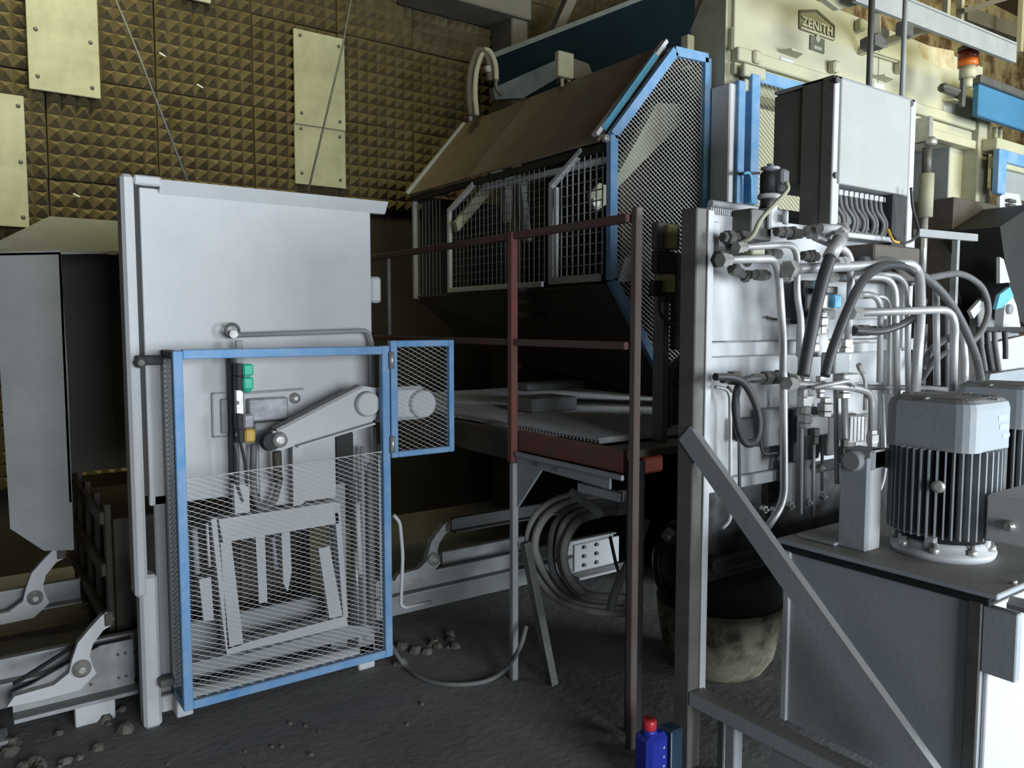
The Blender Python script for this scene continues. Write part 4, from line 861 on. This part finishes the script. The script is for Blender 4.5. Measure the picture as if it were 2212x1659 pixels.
# ------------------------------------------------------------------ electric motors
finm = mat('grey_motor_fin', (.34,.37,.39), (.25,.28,.30), scale=8)
def motor(x, y, z, label, rot=0, full=True, name='electric_motor'):
    t = thing(name, (x,y,z), label, 'motor')
    if full:
        M().stack((x,y,z), (0,0,1), [(0,.135),(.012,.14),(.02,.14),(.024,.12),(.04,.118),(.055,.105)], 28).build('base_flange', white, t)
        for k in range(8):
            a = k*math.pi/4+.3; M().stack((x+math.cos(a)*.125,y+math.sin(a)*.125,z+.018), (0,0,1), [(0,.013),(.02,.013),(.022,.007),(.034,.007)], 6).build('flange_bolt', zinc, t)
        for k in range(4):
            a = k*math.pi/2+.2; p = V((x+math.cos(a)*.105,y+math.sin(a)*.105,z+.03)); M().bbox(p-V((.018,.018,0)), p+V((.018,.018,.045)), .006).build('flange_lug', white, t)
    M().cyl((x,y,z+.05), (x,y,z+.30), .118, 28).build('body', dark, t)
    g = M()
    for k in range(44):
        a = k*2*math.pi/44+.02; c, s = math.cos(a), math.sin(a)
        g.bar((x+c*.134,y+s*.134,z+.065), (x+c*.134,y+s*.134,z+.30), .0055, .04, (c, s, 0)) if 0 else g.prism([V((x+c*r-s*w_,y+s*r+c*w_,z+.07)) for r, w_ in ((.112,-.003),(.152,-.0022),(.152,.0022),(.112,.003))], (0,0,.25))
    # every fin a part
    fins = g; n = 8
    for k in range(44):
        h = M(); h.v = [V(v) for v in fins.v[k*8:(k+1)*8]]; h.f = [tuple(i-k*8 for i in f) for f in fins.f[k*6:(k+1)*6]]; h.sm = [False]*6
        h.build('cooling_fin', finm, t)
    prof = [(z+.318,1.0),(z+.435,1.0),(z+.452,.965),(z+.462,.88),(z+.466,.80)]
    g = M(); ring = []; h, cr_ = .129, .045; q8 = []
    for sx, sy, a0 in ((1,1,0),(-1,1,90),(-1,-1,180),(1,-1,270)):
        for k in range(5):
            a = math.radians(a0+k*22.5); q8.append((sx*(h-cr_)+cr_*math.cos(a), sy*(h-cr_)+cr_*math.sin(a)))
    for zz, R in prof: ring += [(x+u*R, y+v*R, zz) for u, v in q8]
    m2 = 20; g.poly(ring, [(j*m2+i, j*m2+(i+1)%m2, (j+1)*m2+(i+1)%m2, (j+1)*m2+i) for j in range(4) for i in range(m2)])
    g.f.append(tuple(range(4*m2,5*m2))); g.sm.append(False)
    cv = g.build('fan_cover', tankp, t)
    g = M()
    for r in (.03, .055, .08, .105):
        g.tube([(x+math.cos(i*math.pi/12)*r,y+math.sin(i*math.pi/12)*r,z+.463) for i in range(25)], .004, 6)
    for i in range(8): g.bar((x,y,z+.463), (x+math.cos(i*math.pi/4)*.135,y+math.sin(i*math.pi/4)*.135,z+.463), .006, .005)
    g.build('fan_grille', greyp, cv)
    M().cyl((x,y,z+.43), (x,y,z+.445), .10, 20).build('fan_disc', fitdk, cv)
    return t
MX, MY = 2.37, 1.13
t = motor(MX, MY, .878, 'nearest grey finned electric motor standing upright on the tank top', rot=.18)
motor(3.04, 1.25, .878, 'second grey finned motor, behind the first and cut by the right edge')
p = V((MX+.03, MY-.155, 1.02))
tb = M().bbox((MX-.07,MY-.28,.955), (MX+.17,MY-.145,1.085), .006).build('terminal_box', white, t)
M().bbox((MX-.06,MY-.295,.965), (MX+.16,MY-.28,1.075), .006).build('terminal_lid', white, tb)
M().bbox((MX+.01,MY-.298,.995), (MX+.08,MY-.294,1.05), .001).build('rating_plate', steel, tb)
M().stack((MX-.07,MY-.21,1.01), (-1,0,0), [(0,.016),(.012,.016),(.014,.01),(.022,.01)], 6).build('cable_gland', zinc, tb)
q = at(1986,1056,Y=MY-.02); a = math.radians(200); M().stack((MX+math.cos(a)*.155,MY+math.sin(a)*.155,1.10), (math.cos(a),math.sin(a),0), [(0,.010),(.008,.018),(.012,.018),(.014,.008)], 12).build('lifting_eye', zinc, t)
# ------------------------------------------------------------------ hose bundle under the platform
coilm = mat('pale_dusty_hose', (.34,.34,.32), (.24,.24,.23), scale=12, dust=.3)
specs = [((1350,1068),(1230,1072),(1160,1110),(1140,1180),(1165,1250),(1215,1300),(1290,1322),(1350,1325)),
         ((1350,1076),(1250,1080),(1180,1115),(1155,1180),(1185,1250),(1240,1296),(1345,1312)),
         ((1352,1084),(1265,1090),(1205,1125),(1190,1185),(1200,1245),(1250,1290),(1345,1302)),
         ((1354,1092),(1285,1098),(1225,1125),(1208,1185),(1222,1248),(1270,1290),(1345,1298)),
         ((1356,1102),(1300,1108),(1245,1130),(1218,1190),(1232,1250),(1275,1285),(1350,1290))]
labs = ['outermost dusty hose of the coil under the walkway', 'second hose from the outside of the coil under the walkway', 'middle hose of the coil under the walkway',
        'second hose from the inside of the coil under the walkway', 'innermost pale dusty hose of the coil under the walkway']
for i, s in enumerate(specs):
    hose(s, 2.75-i*.05, .018, coilm if i not in (2,) else hoseg, labs[i], group='hoses coiled under the walkway', cuff=(0,))
tag(M().bar(at(1232,1062,Y=2.6), at(1300,1112,Y=2.45), .02, .03).build('hose_clamp', greyp), 'grey clamp bar across the coiled hoses under the walkway', 'clamp')
hose([(1395,1120),(1375,1190),(1345,1240),(1325,1290),(1318,1320)], 2.35, .019, hoseg, 'grey hose slanting down left beside the near rail post')
hose([(1318,1160),(1330,1215),(1338,1240)], 2.6, .008, rubber, 'thin black cable before the punched end plate')
t = thing('black_coil', at(1450,1240,Y=2.35), 'black shiny hose coil in the dark left of the stand post', 'hose')
pts = [at(1470+math.cos(a)*52,1215+math.sin(a)*85,Y=2.35) for a in [i*.3491 for i in range(19)]]
gl = mat('glossy_black_hose', (.015,.015,.016), scale=10, rough=.2, bump=0)
M().tube(pts, .02, 10).build('coil', gl, t)
M().tube([at(1436,1163,Y=2.32), at(1450,1147,Y=2.32)], .022, 10).build('coil_highlight', zinc, t)  # pale sleeve painted in for the highlight on the coil
# orange box
a, b = at(1388,1026,Y=2.5), at(1434,982,Y=2.5); t = thing('orange_box', (a.x,2.5,a.z), 'dim orange plastic box hanging under the walkway beside the near rail post', 'box')
M().bbox((a.x,2.5,a.z), (b.x,2.58,b.z), .01).build('housing', orange, t); M().bbox((a.x+.01,2.495,a.z+.01), (b.x-.01,2.5,b.z-.015), .003).build('lid', orange, t)
M().bbox((a.x,2.58,a.z+.02), (a.x+.05,2.6,1.12), .003).build('hanger', fitdk, t)
# dirty tub
q = at(1560,1480,Y=2.35); t = thing('round_tub', (2.45,2.30,0), 'large round dirty pale tub in the dark behind the stand post', 'tub')
c = at(1552,1330,Y=2.30)
M().stack((c.x,c.y,c.z-.27), (0,0,1), [(0,.06),(.01,.13),(.05,.20),(.12,.245),(.22,.265),(.30,.275),(.36,.28)], 28, True, True).build('bowl', tubm, t)
M().stack((c.x,c.y,c.z+.09), (0,0,1), [(0,.275),(.25,.265),(.26,.22)], 28).build('drum_shell', dark, t)
for k in range(3):
    a = k*2.1+.5; M().bbox((c.x+math.cos(a)*.12-.02,c.y+math.sin(a)*.12-.02,0), (c.x+math.cos(a)*.12+.02,c.y+math.sin(a)*.12+.02,c.z-.23), .004).build('leg', dark, t)
# floor cable and bent rod at the mesh guard
P = [at(845,1395,Y=3.0), at(870,1432,Z=.03), at(905,1462,Z=.012), at(960,1478,Z=.012), at(1040,1474,Z=.012), at(1090,1448,Z=.03), at(1122,1400,Y=2.62), at(1137,1352,Y=2.62)]
tag(M().tube(smooth_pts(P), .010, 10).build('floor_cable', hoseg), 'grey ribbed cable sagging across the floor from guard to post', 'cable')
P = [at(850,1112,Y=3.1), at(864,1128,Y=3.1), at(870,1200,Y=3.1), at(866,1308,Y=3.1), at(876,1312,Y=3.1), at(930,1300,Y=3.25)]
tag(M().tube(P, .0085, 8, .03).build('bent_rod', white), 'thin white bent rod sticking out right of the mesh guard', 'rod')
# bottle and dark box on the floor, front
jc = at(1408,1700,Z=.0); jt = at(1405,1578,Y=jc.y)
t = thing('oil_bottle', (jc.x,jc.y,0), 'deep blue plastic bottle with a red screw cap, bottom centre', 'bottle')
zt = max(.16, at(1405,1580,Y=jc.y).z)
M().bbox((jc.x-.055,jc.y-.04,.0), (jc.x+.045,jc.y+.04,zt), .016).build('body', jugm, t)
M().stack((jc.x-.015,jc.y,zt-.002), (0,0,1), [(0,.03),(.012,.022),(.018,.018)], 16).build('neck', jugm, t)
q = at(1396,1556,Y=jc.y); M().stack((jc.x-.015,jc.y,zt+.012), (0,0,1), [(0,.0225),(.004,.0245),(.03,.0235),(.034,.020)], 20).build('cap', redp, t)
M().stack((jc.x-.015,jc.y,zt+.0455), (0,0,1), [(0,.014),(.003,.013)], 16).build('cap_recess', reddk, t)
for k in range(5): M().bbox((jc.x+.01,jc.y-.0415,.02+k*.032), (jc.x+.016,jc.y-.0395,.028+k*.032), .0005).build('scale_mark', white, t)
a = at(1462,1700,Z=0); t = thing('dark_can', (a.x,a.y+.03,0), 'small dark blue can between the bottle and the stand post', 'can')
zt2 = at(1462,1578,Y=a.y).z; M().bbox((a.x-.03,a.y,0), (a.x+.03,a.y+.06,zt2), .006).build('body', mat('dark_blue_tin', (.03,.06,.10), scale=8, bump=0, rough=.35), t)
M().bar((a.x-.032,a.y-.002,0), (a.x-.032,a.y-.002,zt2), .003, .003).build('edge', steel, t)

# ------------------------------------------------------------------ right background: press columns, cylinder, bins, blue beam
def slab(px_, Yq, th): return M().prism([at(x,y,Y=Yq) for x, y in px_], (0,th,0))
t = thing('press_column', (4.9, 2.7, 0), 'cream steel column right of the pale valve cabinet', 'column')
a, b = at(2052,320,Y=2.7), at(2084,320,Y=2.7); M().bbox((a.x,2.7,0), (b.x,2.9,2.80), .006).build('front_face', cream, t)
M().bbox((a.x-.004,2.70,0), (a.x+.01,3.15,2.80), .003).build('side_face', greyp, t)
for y in (355, 390, 405): q = at(2088,y,Y=2.68); M().bbox((q.x-.01,2.68,q.z-.03), (q.x+.03,2.72,q.z+.03), .005).build('stop_lug', cream, t)
t = thing('press_column', (5.6, 2.6, 0), 'tall cream column at the right, left of the grey framed window guard', 'column')
a, b = at(2116,260,Y=2.6), at(2140,260,Y=2.6); M().bbox((a.x,2.6,0), (b.x,2.8,3.0), .006).build('front_face', cream, t)
M().bbox((a.x-.003,2.6,0), (a.x+.01,3.05,3.0), .003).build('side_face', board, t)
for x in (2150, 2160): M().cyl(at(x,275,Y=2.56), at(x-4,412,Y=2.56), .018, 8).build('side_pipe', cream, t)
t = thing('press_cylinder', at(1999,600,Y=2.4), 'hydraulic cylinder with a bright rod between cabinet and cream column', 'cylinder')
q = at(2000,430,Y=2.4)
def vz(y): return at(2000,y,Y=2.4).z
M().cyl((q.x,2.4,vz(470)), (q.x,2.4,vz(375)), .04, 16).build('barrel', board, t)
M().cyl((q.x-.004,2.4,vz(610)), (q.x-.004,2.4,vz(470)), .019, 12).build('rod', mat('bright_steel', (.75,.76,.76), scale=20, rough=.25, metal=.6, bump=0), t)
M().cyl((q.x-.006,2.4,vz(375)), (q.x-.006,2.4,vz(318)), .026, 12).build('upper_rod', fitdk, t)
M().stack((q.x-.01,2.38,vz(316)), (0,0,1), [(0,.02),(.01,.035),(.03,.035),(.05,.02)], 12).box((q.x-.03,2.38,vz(316)+.03),(q.x+.01,2.66,2.745)).build('ball_joint', zinc, t)
t = thing('dark_bin', at(2110,640,Y=2.5), 'dark grey steel bin below the cream columns at right', 'bin')
p, q = at(2062,425,Y=2.5), at(2160,420,Y=2.5); M().bbox((p.x,2.5,1.0), (q.x,3.2,p.z), .006).build('body', brown, t)
slab(((2160,424),(2172,416),(2202,420),(2208,445),(2160,490)), 2.48, .02).build('pale_cheek', white, t)
for y in (432, 442, 452): M().bar(at(2178,y,Y=2.46), at(2192,y+4,Y=2.46), .02,.02).build('rib_mark', fitdk, t)
t = thing('black_funnel', at(2200,640,Y=2.2), 'big dark funnel shape cut by the right edge', 'funnel')
slab(((2160,490),(2235,440),(2240,720),(2200,690),(2180,620),(2170,560)), 2.2, .3).build('funnel_side', dark, t)
slab(((2112,665),(2160,610),(2195,620),(2200,700),(2200,760),(2112,740)), 2.35, .05).build('lower_cone', greyp, t)
slab(((2160,555),(2168,560),(2182,610),(2160,612)), 2.18, .02).build('pale_edge', white, t)
t = thing('pivot_bracket', at(2190,860,Y=2.2), 'pale pivot bracket with a sky blue lever at the far right', 'bracket')
slab(((2152,668),(2160,636),(2182,620),(2190,640),(2166,664)), 2.12, .02).build('blue_lever', bluesky, t)
slab(((2166,712),(2170,664),(2184,630),(2196,660),(2206,712)), 2.14, .05).build('pivot_plate', white, t)
q = at(2185,668,Y=2.12); M().cyl(q, q+V((0,.03,0)), .03, 16).build('pivot_pin', greyp, t)
slab(((2096,672),(2118,648),(2126,660),(2104,688)), 2.2, .02).build('side_lever', white, t)
slab(((2150,740),(2212,725),(2230,790),(2160,806)), 2.1, .05).build('pale_box', white, t)
M().bar(at(2115,712,Y=2.0), at(2240,712,Y=2.0), .03, .03).build('cross_tube', dark, t)
slab(((2140,808),(2230,795),(2230,850),(2130,850)), 2.05, .1).build('base_block', tankp, t)
labs = ['leftmost of four dark hoses dropping below the pivot bracket','second of four dark hoses dropping below the pivot bracket','third of four dark hoses dropping below the pivot bracket','rightmost of four dark hoses dropping below the pivot bracket']
for k, x in enumerate((2120,2134,2150,2172)):
    hose([(x-2,716),(x,750),(x+8,800) if k < 3 else (x,775)], 1.96, .014, rubber if k % 2 else hoseg, labs[k], group='hoses under the pivot bracket')
# service rail
t = thing('service_rail', at(2070,640,Y=1.95), 'grey tubular T shaped rail right of the pale cabinet', 'railing')
M().bar(at(1980,503,Y=1.95), at(2106,514,Y=1.95), .03, .036).build('top_tube', greyp, t)
q = at(2066,510,Y=1.96); M().bar(q, (q.x,q.y,0), .026, .026).build('upright', greyp, t)
# dark machine body filling behind pipes
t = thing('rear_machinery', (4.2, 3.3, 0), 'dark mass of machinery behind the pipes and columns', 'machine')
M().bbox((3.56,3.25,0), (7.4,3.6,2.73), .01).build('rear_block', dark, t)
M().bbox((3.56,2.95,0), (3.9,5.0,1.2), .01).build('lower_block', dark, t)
# cream beams, blue beam
t = thing('blue_beam', (6.5, 2.5, 3.0), 'bright blue rectangular beam at the right edge below the roof rail', 'beam')
a = at(2116,180,Y=2.45); b = at(2116,250,Y=2.45); M().bbox((a.x,2.45,b.z), (a.x+1.8,2.49,a.z), .006).build('blue_box', mat('bright_blue_paint', (.05,.20,.36), (.04,.16,.30), scale=3, dust=.3), t)
M().bbox((a.x-.02,2.43,a.z), (a.x+1.8,2.52,a.z+.05), .006).build('top_strip', fitdk, t)
t = thing('window_guard', (6.6, 2.4, 2.0), 'blue framed guard window below the blue beam, right edge', 'guard')
a = at(2155,300,Y=2.5); 
M().bbox((a.x,2.5,2.72), (a.x+1.6,2.6,2.80), .006).build('cream_rail', cream, t)
M().bbox((a.x,2.48,2.60), (a.x+1.6,2.55,2.68), .006).build('cream_rail', cream, t)
a, b = at(2160,320,Y=2.46), at(2172,420,Y=2.46); M().bbox((a.x,2.46,b.z), (b.x,2.5,a.z), .004).build('blue_stile', blue, t)
M().bbox((b.x,2.46,a.z-.08), (b.x+1.2,2.5,a.z), .004).build('blue_head', blue, t)
M().bbox((b.x,2.51,b.z), (b.x+1.2,2.52,a.z), .004).build('dull_pane', greyp, t)
# signal light
q = at(2090,150,Y=2.35); t = thing('signal_light', at(2088,240,Y=2.35), 'small red and orange signal light on a short pale stem', 'light')
def sz(y): return at(2090,y,Y=2.35).z
M().cyl((q.x,2.35,sz(144)), (q.x,2.35,sz(128)), .055, 18).build('orange_lens', mat('orange_lens', (.85,.20,.03), scale=8, bump=0, rough=.3), t)
M().cyl((q.x,2.35,sz(128)), (q.x,2.35,sz(110)), .055, 18).build('red_lens', reddk, t)
M().stack((q.x,2.35,sz(110)), (0,0,1), [(0,.058),(.02,.058),(.03,.03)], 18).build('top_cap', fitdk, t)
M().cyl((q.x,2.35,sz(170)), (q.x,2.35,sz(144)), .045, 14).build('neck', cream, t)
M().cyl((q.x,2.35,sz(190)), (q.x,2.35,sz(170)), .03, 12).build('stem', cream, t)
M().bar((q.x-.03,2.36,sz(232)), (q.x-.02,2.36,sz(160)), .04, .02).build('dark_bracket', fitdk, t)
M().bbox((q.x-.22,2.36,sz(208)), (q.x-.03,2.42,sz(190)), .02).build('bracket_box', fitdk, t)
# long pale rail (cable trunking) above the housing
tag(M().prism([at(x,y,Y=2.9) for x, y in ((1870,-5),(1950,-5),(1965,60),(1900,40))], (0,.02,0)).build('roof_patch', peel), 'small peeling patch board between the roof rails', 'board') if 0 else None
t = thing('overhead_rail', (4.4, 2.3, 3.4), 'long pale steel rail sloping across the top right above the housing', 'rail')
a, b = at(1845,-20,Y=2.2), at(2192,118,Y=2.2); z_ = (a.z+b.z)/2
M().bar(V((a.x,2.2,a.z)), V((b.x,2.2,b.z)), .02, .10).build('rail_web', greyp, t)
M().bar(V((a.x,2.26,a.z+.06)), V((b.x,2.26,b.z+.06)), .14, .012).build('rail_flange', greyp, t)
for x in (a.x+.80,): M().bar(V((x,2.26,z_)), V((x,2.66,z_-.02)), .04, .04).build('rail_arm', cream, t)

p, q = at(1955,42,Y=2.15), at(1974,80,Y=2.15); M().bbox((p.x,2.15,q.z), (q.x,2.2,p.z), .006).build('end_plate', fitdk, t)
# sloping cream corner at top
P = [at(x,y,Y=2.3) for x, y in ((1772,-10),(1858,-10),(1862,8),(1812,20))]
tag(M().prism(P, (0,.03,0)).build('overhead_hood', cream), 'pale underside of a hood at the top edge above the name plate', 'hood')
labs = ['thin dark conduit rising left of the pale cabinet corner', 'thin grey conduit rising above the right of the pale cabinet']
for k, (x, y1, r) in enumerate(((1877,190,.013),(1948,212,.011))):
    a, b = at(x,y1,Y=1.95), at(x,-60,Y=1.95); tag(M().cyl((a.x,1.95,2.45), (a.x,1.95,b.z), r, 10).build('conduit', fitdk if k == 0 else greyp), labs[k], 'conduit')
q = at(1903,88,Y=2.2); t = thing('small_camera_box', q, 'small dark angled lamp box hung before the housing right of the name plate', 'box')
slab(((1890,76),(1902,70),(1916,90),(1908,105),(1890,96)), 2.25, .08).build('box', fitdk, t); M().bar(at(1893,2,Y=2.21), at(1896,80,Y=2.28), .03,.03).build('stalk', cream, t)
# roof truss at far top right
labs = ['left of the pale roof struts at the top right', 'right of the two pale roof struts next to each other at top', 'pale strut at the very right edge of the picture top']
for k, (x, y0, y1) in enumerate(((2046,-20,52),(2076,-20,62),(2206,-20,110))):
    a, b = at(x,y1,Y=4.2), at(x,y0,Y=4.2); tag(M().bbox((a.x,4.2,a.z), (a.x+.06,4.26,6.19), .004).build('roof_strut', cream), labs[k], 'strut')
a, b = at(2078,24,Y=4.1), at(2200,-12,Y=4.1); tag(M().bar(a, b+(b-a)*.2, .05, .05).build('roof_strut', conc), 'slanting pale roof strut crossing the top right', 'strut')
a, b = at(2080,30,Y=4.6), at(2230,85,Y=4.6); tag(M().bar(a, b, .1, .16).build('roof_beam', conc), 'broad brownish beam under the roof, top right corner', 'beam')

# faded pale blue print on the nearest fan cover, glints of light painted as white bits on the foam wall, rungs under the hopper
mt_ = [o for o in bpy.data.objects if o.name == 'electric_motor'][0]; fc = [o for o in mt_.children if o.name.startswith('fan_cover')][0]
for x0, z0, x1, z1 in ((.02,.400,.075,.416),(.03,.375,.09,.390),(.05,.350,.095,.362)):
    M().box((MX+x0,MY-.1302,.878+z0), (MX+x1,MY-.1285,.878+z1)).build('faded_print', motorb, fc)
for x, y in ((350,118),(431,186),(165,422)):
    q = at(x,y,Y=5.57); M().bar(q+V((-.018,0,.008)), q+V((.018,0,-.008)), .014, .010).build('painted_glint', white, wb)
hc = [o for o in bpy.data.objects if o.name == 'hopper_cage'][0]
for y in (628, 652, 680):
    a, b = at(1118,y,Y=3.45), at(1215,y-6,Y=3.45); M().bar(a, (b.x,3.45,a.z), .03, .025).build('cross_rung', brown, hc)
